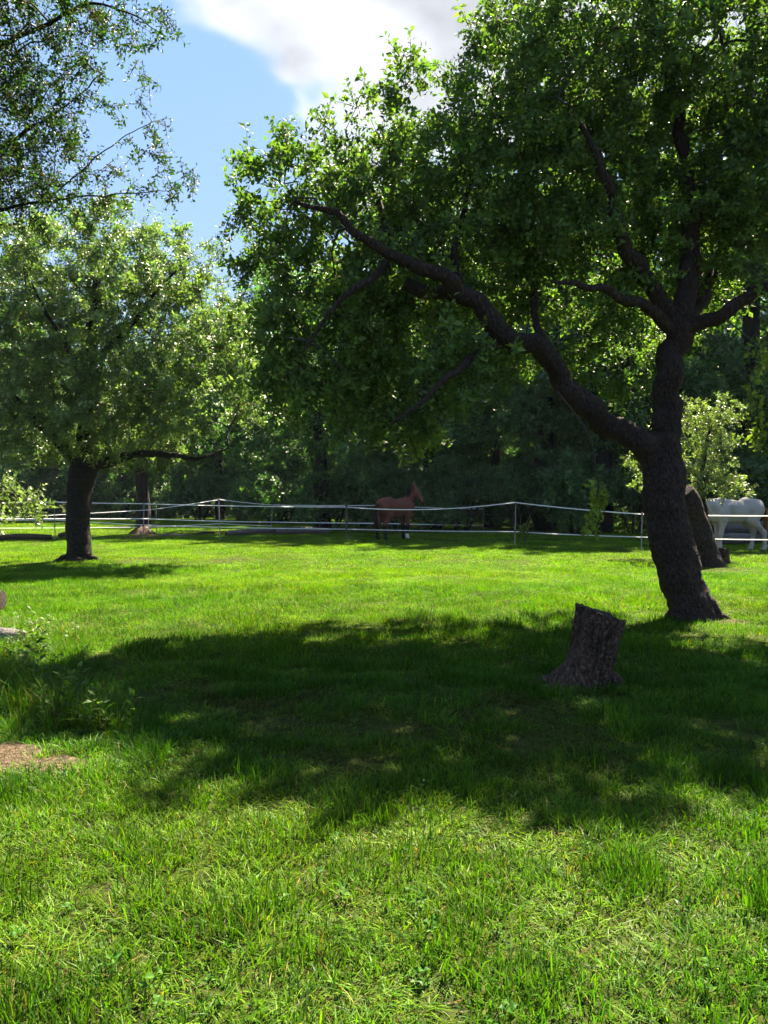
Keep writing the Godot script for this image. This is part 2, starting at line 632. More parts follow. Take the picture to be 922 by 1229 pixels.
func horse(label: String, where: Vector3, turn: float, size: float, paint: Callable, hair: Color, crest: Color, head_turn: float, neck_up: float, stride: Array) -> Node3D:
	var o := thing("horse", label, "horse", where, turn, "horses in the paddock")
	o.scale = Vector3.ONE * size
	var b := []
	b.append([Vector3(0.50, 1.12, 0), Vector3(0.0, 1.10, 0), 0.29, 0.315, 0.88])
	b.append([Vector3(0.0, 1.10, 0), Vector3(-0.52, 1.20, 0), 0.31, 0.27, 0.90])
	b.append([Vector3(0.44, 1.40, 0), Vector3(0.05, 1.32, 0), 0.13, 0.13, 0.9])
	b.append([Vector3(-0.30, 1.36, 0), Vector3(-0.66, 1.30, 0), 0.17, 0.17, 1.1])
	b.append([Vector3(0.60, 1.02, 0), Vector3(0.66, 1.16, 0), 0.20, 0.19, 0.95])
	var poll := Vector3(0.66 + 0.42 * cos(neck_up), 1.28 + 0.66 * sin(neck_up), 0)
	b.append([Vector3(0.52, 1.22, 0), Vector3(0.66, 1.28, 0).lerp(poll, 0.5), 0.25, 0.165, 0.62])
	b.append([Vector3(0.66, 1.28, 0).lerp(poll, 0.5), poll, 0.165, 0.12, 0.66])
	var face := Vector3(cos(head_turn) * 0.62, -0.78, sin(head_turn) * 0.62).normalized()
	b.append([poll + Vector3(0, 0.02, 0), poll + face * 0.22, 0.125, 0.11, 0.85])
	b.append([poll + face * 0.22, poll + face * 0.52, 0.10, 0.066, 0.9])
	b.append([poll + face * 0.52, poll + face * 0.56, 0.072, 0.066, 1.0])
	var across := Vector3(-sin(head_turn), 0, cos(head_turn))
	for k in [-1.0, 1.0]:
		var e: Vector3 = poll + across * 0.065 * k + Vector3(0, 0.10, 0)
		b.append([e, e + Vector3(0, 0.14, 0) + across * 0.025 * k, 0.038, 0.014, 1.0])
		var f: float = stride[0] if k < 0 else stride[1]
		b.append([Vector3(0.50, 1.05, 0.15 * k), Vector3(0.44, 0.86, 0.16 * k), 0.17, 0.12, 0.9])
		b.append([Vector3(0.44, 0.86, 0.16 * k), Vector3(0.47 + f * 0.5, 0.50, 0.15 * k), 0.10, 0.062, 1.0])
		b.append([Vector3(0.47 + f * 0.5, 0.50, 0.15 * k), Vector3(0.46 + f, 0.14, 0.15 * k), 0.056, 0.044, 1.0])
		b.append([Vector3(0.46 + f, 0.14, 0.15 * k), Vector3(0.50 + f, 0.04, 0.15 * k), 0.05, 0.062, 1.0])
		var h: float = stride[2] if k < 0 else stride[3]
		b.append([Vector3(-0.56, 1.16, 0.13 * k), Vector3(-0.42, 0.88, 0.16 * k), 0.23, 0.16, 0.85])
		b.append([Vector3(-0.42, 0.88, 0.16 * k), Vector3(-0.72 + h * 0.6, 0.53, 0.15 * k), 0.13, 0.066, 0.95])
		b.append([Vector3(-0.72 + h * 0.6, 0.53, 0.15 * k), Vector3(-0.70 + h, 0.15, 0.15 * k), 0.062, 0.047, 1.0])
		b.append([Vector3(-0.70 + h, 0.15, 0.15 * k), Vector3(-0.65 + h, 0.04, 0.15 * k), 0.05, 0.064, 1.0])
	obj("body", flesh(b, 0.028, paint), mats.hide, o)
	var tail := Shape.new()
	for k in 9:
		var z := (k - 4) * 0.016
		tube(tail, smooth_line([Vector3(-0.80, 1.30, z * 0.4), Vector3(-0.90, 1.16, z), Vector3(-0.94 + rnd(-0.02, 0.02), 0.85, z * 1.6), Vector3(-0.90 + rnd(-0.04, 0.04), rnd(0.42, 0.56), z * 1.2)], [0.03, 0.04, 0.045, 0.008], 4)[0], [0.03, 0.032, 0.034, 0.036, 0.038, 0.04, 0.042, 0.042, 0.04, 0.036, 0.03, 0.02, 0.006], 6, hair * rnd(0.8, 1.2))
	obj("tail", tail.done(), mats.hide, o)
	var mane := Shape.new()
	for k in 16:
		var t := k / 15.0
		var root := Vector3(0.50, 1.47, 0).lerp(poll + Vector3(-0.05, 0.11, 0), t)
		var flop := Vector3(rnd(-0.03, 0.03) - 0.02, -rnd(0.14, 0.22), 0.10 if k % 3 else -0.07)
		tube(mane, [root, root + Vector3(-0.03, 0.02, flop.z * 0.5), root + flop * 0.6, root + flop], [0.028, 0.03, 0.024, 0.004], 5, crest * rnd(0.8, 1.15))
	obj("mane", mane.done(), mats.hide, o)
	for k in [-1.0, 1.0]:
		var m := SphereMesh.new()
		m.radius = 0.02
		m.height = 0.04
		m.radial_segments = 10
		m.rings = 6
		var eye := obj("eye", m, mats.knob, o)
		eye.position = poll + face * 0.19 + across * 0.088 * k + Vector3(cos(head_turn), 0, sin(head_turn)) * 0.045
	return o


# ---------------------------------------------------------------- fence
func tape(s: Shape, a: Vector3, b: Vector3, sag: float, wide: float) -> void:
	var n := 14
	var side := (b - a).cross(Vector3.UP).normalized() * 0.002
	for i in n + 1:
		var t := float(i) / n
		var p := a.lerp(b, t) - Vector3.UP * sag * 4.0 * t * (1.0 - t)
		var k := s.v.size()
		for q in [p + side + Vector3.UP * wide, p - side + Vector3.UP * wide, p - side - Vector3.UP * wide, p + side - Vector3.UP * wide]:
			s.add(q, Color.WHITE)
		if i == 0: continue
		for e in 4:
			var x := k - 4 + e
			var y := k - 4 + (e + 1) % 4
			s.tri(x, y, x + 4)
			s.tri(y, y + 4, x + 4)


func fence(called: String, label: String, posts: Array, strands: Array) -> Node3D:
	# posts: [foot, height, radius, wooden]; strands: [[point ...], sag, half width]
	var o := thing(called, label, "fence")
	for p in posts:
		var s := Shape.new()
		var base: Vector3 = p[0]
		var lean := Vector3(rnd(-0.02, 0.02), 0, rnd(-0.02, 0.02))
		tube(s, [base - Vector3.UP * 0.3, base + Vector3.UP * p[1] * 0.5 + lean, base + Vector3.UP * p[1] + lean * 2.0], [p[2], p[2], p[2] * 0.9], 10, Color.WHITE, 0.05 if p[3] else 0.0)
		var po := obj("post", s.done(), mats.post_wood if p[3] else mats.post, o)
		for h in p[4]:
			var m := SphereMesh.new()
			m.radius = 0.022 + p[2]
			m.height = 0.06
			m.radial_segments = 10
			m.rings = 5
			var kn := obj("insulator", m, mats.knob, po)
			kn.position = base + Vector3.UP * h + lean * (2.0 * h / p[1])
	for st in strands:
		var s := Shape.new()
		for i in st[0].size() - 1: tape(s, st[0][i], st[0][i + 1], st[1][i] if st[1] is Array else st[1], st[2])
		obj("tape", s.done(false), mats.tape, o)
	return o


# ---------------------------------------------------------------- grass
func blade(s: Shape, base: Vector3, lean: Vector3, height: float, wide: float, col: Color) -> void:
	var side := Vector3(-lean.z, 0, lean.x)
	if side.length() < 0.01: side = Vector3.RIGHT
	side = (side.normalized() + rvec() * 0.5).normalized() * wide * 0.5
	var last := -1
	for k in 4:
		var t := k / 3.0
		var p := base + Vector3.UP * height * (t - 0.28 * t * t * lean.length()) + lean * height * t * t
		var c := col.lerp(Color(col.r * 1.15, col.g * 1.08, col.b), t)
		if k < 3:
			var w := 1.0 - 0.35 * t
			s.add(p - side * w, c)
			s.add(p + side * w, c)
		else:
			s.add(p, c)
		var n := s.v.size()
		if k == 1 or k == 2:
			s.tri(n - 4, n - 3, n - 2); s.tri(n - 3, n - 1, n - 2)
		elif k == 3:
			s.tri(n - 3, n - 2, n - 1)


func tuft(n: int, radius: float, low: float, high: float, wide: float, lay: float, straw: float) -> ArrayMesh:
	var s := Shape.new()
	var comb := Vector3(rnd(-1, 1), 0, rnd(-1, 1)).normalized() * lay
	for i in n:
		var a := rnd(0, TAU)
		var r := radius * sqrt(rng.randf())
		var p := Vector3(cos(a) * r, -0.01, sin(a) * r)
		var lean := comb + Vector3(cos(a), 0, sin(a)) * rnd(0.0, 0.7) + Vector3(rnd(-0.6, 0.6), 0, rnd(-0.6, 0.6))
		var col := Color(0.036, 0.118, 0.009).lerp(Color(0.084, 0.172, 0.010), rng.randf())
		if rng.randf() < 0.30: col = Color(0.030, 0.085, 0.012)
		if rng.randf() < straw: col = Color(0.20, 0.165, 0.055) * rnd(0.7, 1.1)
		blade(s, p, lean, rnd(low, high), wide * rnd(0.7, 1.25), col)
	return s.done(false)


func worn(x: float, z: float) -> float:
	var w := 0.0
	for b in bare:
		var d: float = Vector2(x - b[0], (z - b[1])).length() / b[2]
		d += 0.35 * fine.get_noise_2d(x * 40.0, z * 40.0)
		w = maxf(w, b[3] * smoothstep(1.1, 0.55, d))
	return w


func lay_grass(parent: Node, called: String, meshes: Array, d0: float, d1: float, gap: float, side: float, size: Array) -> void:
	var where := []
	var shade := []
	var z := d0
	while z < d1:
		var half := 0.52 * z + side
		var x := -half
		while x < half:
			var px := x + rnd(-0.5, 0.5) * gap
			var pz := -z + rnd(-0.5, 0.5) * gap
			x += gap
			var skip := worn(px, pz) > rng.randf()
			for b in blocked:
				if Vector2(px - b[0], pz - b[1]).length() < b[2]: skip = true
			if skip: continue
			var n := (0.6 * patchy.get_noise_2d(px * 30.0, pz * 30.0) + 0.8 * fine.get_noise_2d(px * 42.0, pz * 42.0)) if -pz < 14.0 else 0.4 * patchy.get_noise_2d(px * 14.0, pz * 14.0)
			if -pz < 9.0 and n < -0.20 and rng.randf() < 0.25: continue
			var m := patchy.get_noise_2d(px * 3.2 + 200.0, pz * 3.2)
			var q := fine.get_noise_2d(px * 16.0, pz * 16.0)
			var tall := (0.82 + 1.3 * n + 0.4 * q) * rnd(0.8, 1.2)
			tall = clampf(tall, 0.30, 1.9)
			var s := rnd(size[0], size[1])
			var y := s * tall
			var basis := Basis(Vector3.UP, rnd(0, TAU)).scaled(Vector3(s, y, s))
			where.append(Transform3D(basis, Vector3(px, land(px, pz), pz)))
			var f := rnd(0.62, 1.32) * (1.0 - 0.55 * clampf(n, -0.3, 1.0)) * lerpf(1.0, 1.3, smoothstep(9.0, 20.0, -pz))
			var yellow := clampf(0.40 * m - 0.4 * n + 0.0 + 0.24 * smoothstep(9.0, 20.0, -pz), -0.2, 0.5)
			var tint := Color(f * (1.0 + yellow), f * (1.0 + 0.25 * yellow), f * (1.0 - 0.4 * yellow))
			var dead := 0.0
			for b in withered: dead = maxf(dead, smoothstep(1.1, 0.3, Vector2(px - b[0], pz - b[1]).length() / b[2] + 0.5 * q))
			if dead > 0.0 and rng.randf() < dead * 0.75:
				tint = Color(1.15 * f, 0.66 * f, 1.8 * f)
				where[-1] = where[-1].scaled_local(Vector3(1.0, 0.55, 1.0))
			shade.append(tint)
		z += gap
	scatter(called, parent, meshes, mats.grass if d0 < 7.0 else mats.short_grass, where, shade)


# ---------------------------------------------------------------- the place
func _ready() -> void:
	rng.seed = 20240611
	wobble.seed = 3
	wobble.frequency = 0.9
	wobble.fractal_octaves = 3
	patchy.seed = 8
	patchy.frequency = 0.05
	patchy.fractal_octaves = 3
	fine.seed = 12
	fine.frequency = 0.06
	fine.fractal_octaves = 2

	var cam := Camera3D.new()
	cam.name = "camera"
	cam.fov = 66.0
	cam.near = 0.05
	cam.far = 900.0
	add_child(cam)
	cam.position = Vector3(0, EYE, 0)
	cam.rotation_degrees = Vector3(-1.06, 0, 0)
	cam.current = true

	var env := Environment.new()
	env.background_mode = Environment.BG_SKY
	var sky := Sky.new()
	var pan := PanoramaSkyMaterial.new()
	pan.panorama = make_sky()
	sky.sky_material = pan
	env.sky = sky
	env.background_energy_multiplier = 0.16
	env.tonemap_mode = Environment.TONE_MAPPER_LINEAR
	env.tonemap_exposure = 9.4
	env.fog_enabled = true
	env.fog_density = 0.00012
	env.fog_light_color = Color(0.82, 0.91, 1.0)
	env.sdfgi_enabled = true
	env.ssao_enabled = true
	env.ssil_enabled = true
	var we := WorldEnvironment.new()
	we.name = "daylight"
	we.environment = env
	add_child(we)

	var sun := DirectionalLight3D.new()
	sun.name = "sun"
	sun.light_energy = 1.6
	sun.light_color = Color(1.0, 0.94, 0.82)
	sun.light_angular_distance = 0.5
	sun.shadow_enabled = true
	add_child(sun)
	sun.look_at_from_position(SUN_TO * 50.0, Vector3.ZERO, Vector3.UP)

	make_materials()
	make_ground()
	make_wood()
	make_left_tree()
	make_main_tree()
	make_overhang()
	make_small_things()
	make_fences()
	make_horses()
	make_meadow()


func make_ground() -> void:
	bare = [[-2.42, -4.72, 0.50, 0.95], [-1.95, -4.66, 0.22, 0.72], [1.32, -6.25, 0.36, 0.62], [1.75, -6.3, 0.3, 0.6], [4.42, -10.2, 0.36, 0.72], [-0.9, -6.0, 0.5, 0.55], [1.1, -5.9, 0.55, 0.4], [-0.25, -5.5, 0.6, 0.5], [0.6, -5.2, 0.5, 0.4], [-9.6, -32.0, 1.4, 0.8]]
	var s := Shape.new()
	var xs := []
	var zs := []
	for i in 81: xs.append(signf(i - 40) * pow(absf(i - 40) / 40.0, 2.6) * 420.0)
	for i in 101: zs.append(8.0 - pow(i / 100.0, 2.4) * 520.0)
	for z in zs:
		for x in xs: s.add(Vector3(x, land(x, z), z), Color.WHITE)
	for j in zs.size() - 1:
		for i in xs.size() - 1:
			var a := j * xs.size() + i
			var b := a + xs.size()
			s.tri(a, b, a + 1)
			s.tri(a + 1, b, b + 1)
	var g := obj("ground", s.done(), mats.soil)
	g.set_meta("kind", "structure")
	var n := 0
	for b in bare:
		if b[3] < 0.7: continue
		var e := Shape.new()
		var mid := e.add(Vector3(b[0], land(b[0], b[1]) + 0.022, b[1]), Color.WHITE)
		for k in 28:
			var a := TAU * k / 28.0
			for ring in [0.55, 1.0]:
				var r: float = b[2] * ring * (1.0 + 0.35 * fine.get_noise_2d(cos(a) * 30.0 + b[0] * 9.0, sin(a) * 30.0))
				var x: float = b[0] + cos(a) * r
				var z: float = b[1] + sin(a) * r
				e.add(Vector3(x, land(x, z) + (0.018 if ring < 1.0 else -0.02), z), Color.WHITE)
		for k in 28:
			var i := 1 + k * 2
			var j := 1 + ((k + 1) % 28) * 2
			e.tri(mid, i, j)
			e.tri(i, i + 1, j)
			e.tri(j, i + 1, j + 1)
		var o := obj("bare_soil", e.done(), mats.dirt)
		tag(o, ["bare tan earth at the edge of the near grass", "small worn strip beside the bare earth patch", "pale trodden earth round the foot of the leaning apple trunk", "bare earth under the far tree behind the fence"][mini(n, 3)], "soil", "", "structure")
		n += 1


func make_wood() -> void:
	var dark := Color(0.050, 0.130, 0.046)
	var mid := Color(0.125, 0.225, 0.062)
	var near_leaf := sprigs(4, 16, 0.55, 0.19, 0.12, dark, mid)
	var protos := []
	protos.append(wood_tree("oak_tree", "broad dark oak standing behind the brown horse", "trees of the wood", 15.0, 5.4, 1.6, near_leaf, 330, 5, [0.8, 1.4]))
	protos.append(wood_tree("ash_tree", "tall dark ash behind the corner of the white tape fence", "trees of the wood", 17.5, 4.6, 2.4, near_leaf, 330, 5, [0.8, 1.4]))
	protos.append(wood_tree("beech_tree", "low spreading dark beech behind the leaning apple trunk", "trees of the wood", 13.0, 6.0, 0.9, near_leaf, 360, 5, [0.8, 1.4]))
	var rows := [
		# [pixel column, distance, kind, size, label]
		[520, 39.0, 0, 0.95, ""], [340, 51.0, 1, 1.0, ""], [800, 38.0, 2, 1.0, ""],
		[655, 38.0, 1, 0.9, "dark ash just right of the fence post with the leafy shoot"],
		[385, 38.0, 2, 1.0, "spreading beech between the corner post and the brown horse"],
		[590, 41.0, 2, 0.95, "dark beech behind the gap between brown horse and fence post"],
		[725, 36.0, 0, 0.9, "dark oak behind the hanging leafy shoot"],
		[900, 36.0, 0, 1.05, "dark oak rising behind the white horse"],
		[985, 38.0, 1, 1.0, "dark ash beyond the right edge of the paddock"],
		[265, 56.0, 0, 1.0, "dark oak far behind the corner post at the lawn's end"],
		[150, 58.0, 2, 1.0, "dark beech far behind the small tree with the earth heap"],
		[40, 55.0, 1, 0.8, "far ash behind the left end of the fence"],
		[-60, 52.0, 0, 0.8, "far oak beyond the left edge of the meadow"],
		[470, 52.0, 1, 1.1, "second row ash above the brown horse"],
		[700, 50.0, 1, 1.15, "second row ash above the right bow of the fence tape"],
		[850, 50.0, 1, 1.15, "second row ash behind the pale sunlit sapling"],
		[580, 54.0, 0, 1.2, "second row oak above the leafy fence post"],
		[370, 60.0, 0, 1.25, "second row oak above the logs on the lawn"],
		[210, 68.0, 1, 1.1, "last row ash at the far end of the lawn"],
		[1080, 44.0, 2, 1.1, "beech far right beyond the paddock"],
		[-170, 50.0, 2, 1.0, "beech far left beyond the meadow"],
	]
	var used := {}
	for r in rows:
		var p := foot(r[0], r[1])
		var big: float = r[3] * (1.3 if r[0] > 400 and r[1] < 45.0 else 1.0)
		if not used.has(r[2]):
			used[r[2]] = true
			protos[r[2]].position = p
			protos[r[2]].rotation.y = rnd(0, TAU)
			protos[r[2]].scale = Vector3.ONE * big
		else:
			copy_of(protos[r[2]], r[4], p, rnd(0, TAU), Vector3(big * rnd(0.92, 1.08), big * rnd(0.92, 1.1), big * rnd(0.92, 1.08)))
	# the bushy hem of the wood
	var hem_leaf := sprigs(3, 16, 0.5, 0.15, 0.09, dark, mid)
	var bush := thing("bush", "dark bush at the hem of the wood behind the brown horse", "bush", Vector3.ZERO, 0, "bushes at the hem of the wood")
	var stems := []
	for k in 6:
		var a := k * 1.05
		stems.append([Vector3(cos(a) * 0.15, -0.1, sin(a) * 0.15), Vector3(cos(a) * 0.5, 0.8, sin(a) * 0.5), Vector3(cos(a) * 0.9, 1.9, sin(a) * 0.9)])
		obj("stem", limb(stems[k], [0.05, 0.035, 0.012], 6, Color.WHITE, 0.05), mats.bark_dark, bush)
	var goals := []
	var blobs := []
	for k in 8: blobs.append([Vector3(rnd(-1.1, 1.1), rnd(0.5, 2.6), rnd(-0.9, 0.9)), Vector3(rnd(0.7, 1.2), rnd(0.4, 0.8), rnd(0.7, 1.1))])
	for i in 190: goals.append(inside(blobs))
	var places := grow(bush, stems, goals, mats.twig, 0.006, 5, 0.1, [0.7, 1.2], 0.5)
	crown(bush, hem_leaf, mats.leaf_wood, places, tints(places.size(), 0.6, 1.2, 0.1))
	var spots := [[480, 37.0, 1.0], [400, 40.0, 1.1], [555, 36.5, 1.0], [625, 36.0, 1.05], [690, 35.0, 0.95], [760, 34.5, 1.0], [880, 33.5, 1.0], [950, 34.0, 1.1], [330, 47.0, 1.2], [240, 55.0, 1.3], [100, 56.0, 1.4], [10, 53.0, 1.3], [-80, 50.0, 1.2], [170, 60.0, 1.4], [290, 53.0, 1.2], [1030, 36.0, 1.2], [820, 35.5, 1.1], [440, 42.0, 1.3], [520, 41.0, 1.3], [650, 40.0, 1.3], [365, 50.0, 1.3], [50, 62.0, 1.5]]
	var said := ["behind the brown horse", "left of the brown horse", "right of the brown horse's head", "behind the leafy fence post", "behind the right fence span", "behind the leaning apple trunk", "behind the white horse", "right of the white horse", "behind the logs on the lawn", "behind the corner fence post", "left of the far earth heap", "behind the left fence end", "beyond the left fence end", "right behind the far earth heap", "left behind the lying logs", "far right of the white horse", "behind the pale sapling", "in second rank left of the brown horse", "in second rank behind the horse", "in second rank behind the fence post", "in second rank behind the logs", "in second rank, far left"]
	for i in spots.size():
		var p := foot(spots[i][0], spots[i][1])
		var k: float = spots[i][2]
		if i == 0:
			bush.position = p
			bush.scale = Vector3.ONE * k
		else:
			copy_of(bush, "dark bush at the hem of the wood " + said[i], p, rnd(0, TAU), Vector3(k * rnd(0.95, 1.25), k * rnd(0.8, 1.25), k))
	# the unbroken wood behind
	var mass_leaf := sprigs(3, 26, 2.2, 0.75, 0.5, dark, mid)
	var where := []
	for i in 9000:
		var a := rnd(-1.0, 1.0)
		var d := rnd(66.0, 84.0)
		where.append(frame(Vector3(sin(a) * d, pow(rng.randf(), 0.8) * (13.0 + 3.5 * sin(a * 9.0) + 2.0 * sin(a * 23.0)), -cos(a) * d), rvec() + Vector3.UP * 0.3, rnd(0.7, 1.2)))
	var wood := Node3D.new()
	wood.name = "woodland"
	add_child(wood)
	tag(wood, "unbroken dark wood closing the view behind the nearer trees", "woodland", "", "stuff")
	scatter("foliage", wood, mass_leaf, mats.leaf_wood, where, tints(where.size(), 0.6, 1.1))
	var under := Node3D.new()
	under.name = "undergrowth"
	add_child(under)
	tag(under, "dark leafy undergrowth filling the foot of the wood", "undergrowth", "", "stuff")
	where = []
	for i in 3600:
		var a := rnd(-0.85, 0.85)
		var edge := 37.0 if a > -0.06 else lerpf(40.0, 58.0, clampf((-0.06 - a) / 0.14, 0.0, 1.0))
		var d := edge + 16.0 * pow(rng.randf(), 1.3)
		where.append(frame(Vector3(sin(a) * d, pow(rng.randf(), 1.2) * 2.4, -cos(a) * d), rvec() + Vector3.UP * 0.6, rnd(0.9, 1.6)))
	scatter("foliage", under, hem_leaf, mats.leaf_wood, where, tints(where.size(), 0.5, 1.0))
	# the small tree on the far lawn
	var lawn_leaf := sprigs(4, 14, 0.4, 0.13, 0.085, Color(0.055, 0.10, 0.014), Color(0.10, 0.145, 0.02))
	var p := foot(171, 34.0)
	var o := thing("maple_tree", "slim bright green tree on the far lawn, rising from a heap of earth", "tree", p)
	var stem := [Vector3(0, -0.2, 0), Vector3(0.05, 1.2, 0), Vector3(0.0, 2.6, 0.1), Vector3(0.15, 5.2, 0), Vector3(0.1, 7.5, 0)]
	obj("trunk", limb(stem, [0.36, 0.29, 0.25, 0.14, 0.04], 14, Color.WHITE, 0.12), mats.bark, o)
	goals = []
	blobs = [[Vector3(0, 3.4, 0.6), Vector3(2.2, 0.9, 1.8)], [Vector3(0.4, 5.0, 0), Vector3(2.6, 1.4, 2.4)], [Vector3(0, 6.8, 0), Vector3(1.9, 1.4, 1.9)]]
	for i in 260: goals.append(inside(blobs))
	places = grow(o, [line_of([stem, [1, 1, 1, 1, 1]])], goals, mats.twig, 0.008, 5, 0.2, [0.8, 1.3], 0.5)
	crown(o, lawn_leaf, mats.leaf, places, tints(places.size(), 0.8, 1.3, 0.2))
	var heap := Shape.new()
	var rings := 7
	for j in rings + 1:
		var t := float(j) / rings
		for k in 20:
			var a := TAU * k / 20.0
			var r := lerpf(0.1, 0.75, t) * (1.0 + 0.25 * fine.get_noise_2d(cos(a) * 40.0, sin(a) * 40.0))
			heap.add(Vector3(cos(a) * r, 0.45 * (1.0 - t) - 0.05 + 0.10 * fine.get_noise_3d(cos(a) * 50.0, t * 60.0, sin(a) * 50.0), sin(a) * r), Color.WHITE)
	for j in rings:
		for k in 20:
			var a := j * 20 + k
			var b := j * 20 + (k + 1) % 20
			heap.tri(a, a + 20, b)
			heap.tri(b, a + 20, b + 20)
	var hp := obj("earth_heap", heap.done(), mats.weathered)
	hp.position = p + Vector3(0.1, 0, 0.35)
	tag(hp, "low dark heap of earth round the foot of the slim far tree", "heap")


func make_left_tree() -> void:
	var col := Color.WHITE
	var o := thing("apple_tree", "round-crowned old fruit tree with a thick dark trunk on the left of the meadow", "tree")
	var d := 20.0
	blocked.append([foot(95, d).x, -d, 0.42])
	var trunk := [spot(95, 690, d), spot(95, 668, d), spot(94, 640, d), spot(95, 600, d), spot(99, 568, d), spot(104, 540, d)]
	var trunk_r := [0.42, 0.32, 0.28, 0.285, 0.34, 0.28]
	obj("trunk", limb(trunk, trunk_r, 22, col, 0.13), mats.bark_dark, o)
	surface_roots(o, foot(95, d), 0.27, [[0.2, 0.6], [1.3, 0.5], [2.7, 0.62], [3.7, 0.5], [5.0, 0.55]], mats.bark_dark)
	var limbs := [
		[[spot(104, 545, d), spot(110, 480, d + 0.2), spot(108, 420, d), spot(116, 370, d - 0.2), spot(118, 320, d)], [0.30, 0.24, 0.20, 0.14, 0.05]],
		[[spot(104, 562, d), spot(125, 556, d - 0.2), spot(155, 546, d - 0.5), spot(195, 545, d - 0.8), spot(240, 550, d - 1.0), spot(275, 538, d - 1.0)], [0.22, 0.155, 0.11, 0.075, 0.045, 0.015]],
		[[spot(98, 560, d), spot(75, 535, d - 0.4), spot(45, 505, d - 0.8), spot(10, 470, d - 1.0), spot(-15, 450, d - 1.0)], [0.20, 0.12, 0.09, 0.055, 0.02]],
		[[spot(109, 440, d), spot(150, 400, d - 0.6), spot(190, 350, d - 0.8), spot(230, 310, d - 0.8)], [0.11, 0.07, 0.04, 0.012]],
		[[spot(106, 500, d), spot(150, 470, d + 1.0), spot(190, 440, d + 1.8), spot(230, 420, d + 2.2)], [0.11, 0.07, 0.04, 0.012]],
		[[spot(107, 470, d), spot(90, 430, d - 1.2), spot(60, 380, d - 2.0), spot(40, 340, d - 2.2)], [0.11, 0.07, 0.04, 0.012]],
		[[spot(107, 470, d), spot(85, 420, d + 1.2), spot(50, 370, d + 2.0), spot(40, 330, d + 2.2)], [0.11, 0.07, 0.04, 0.012]],
	]
	var lines := [line_of([trunk.slice(3), [1, 1, 1]])]
	for l in limbs:
		obj("limb", limb(l[0], l[1], 12, col, 0.12), mats.bark_dark, o)
		lines.append(line_of(l))
	var blobs := [
		[spot(120, 330, d), Vector3(2.2, 1.6, 2.4)], [spot(60, 400, d - 0.5), Vector3(2.2, 1.5, 2.4)], [spot(190, 380, d - 0.3), Vector3(2.0, 1.5, 2.2)],
		[spot(240, 460, d - 0.8), Vector3(1.7, 1.3, 1.8)], [spot(120, 460, d - 1.0), Vector3(2.4, 1.3, 2.0)], [spot(10, 460, d), Vector3(1.6, 1.1, 2.0)],
		[spot(215, 512, d - 0.9), Vector3(1.3, 0.55, 1.2)], [spot(295, 455, d), Vector3(0.8, 0.8, 1.2)], [spot(100, 505, d), Vector3(2.8, 0.8, 2.3)], [spot(160, 535, d - 0.3), Vector3(1.6, 0.45, 1.4)], [spot(20, 520, d), Vector3(1.6, 0.7, 1.6)], [spot(300, 480, d + 0.5), Vector3(1.0, 0.8, 1.2)], [spot(45, 540, d - 0.6), Vector3(1.3, 0.6, 1.4)],
		[spot(220, 310, d), Vector3(1.1, 0.9, 1.3)], [spot(30, 300, d), Vector3(1.4, 1.0, 1.8)], [spot(120, 285, d), Vector3(1.6, 0.9, 1.6)], [spot(290, 420, d), Vector3(0.9, 0.8, 1.2)], [spot(260, 380, d), Vector3(1.0, 0.8, 1.2)],
	]
	var goals := []
	while goals.size() < 1650:
		var g := inside(blobs)
		if wobble.get_noise_3d(g.x * 0.75, g.y * 0.95, g.z * 0.75) > -0.20: goals.append(g)
	var places := grow(o, lines, goals, mats.twig, 0.0040, 3, 0.25, [0.8, 1.35], 0.3)
	var leaves := sprigs(6, 15, 0.32, 0.104, 0.055, Color(0.082, 0.150, 0.048), Color(0.16, 0.225, 0.075))
	crown(o, leaves, mats.leaf_pale, places, tints(places.size(), 0.7, 1.35, 0.15))


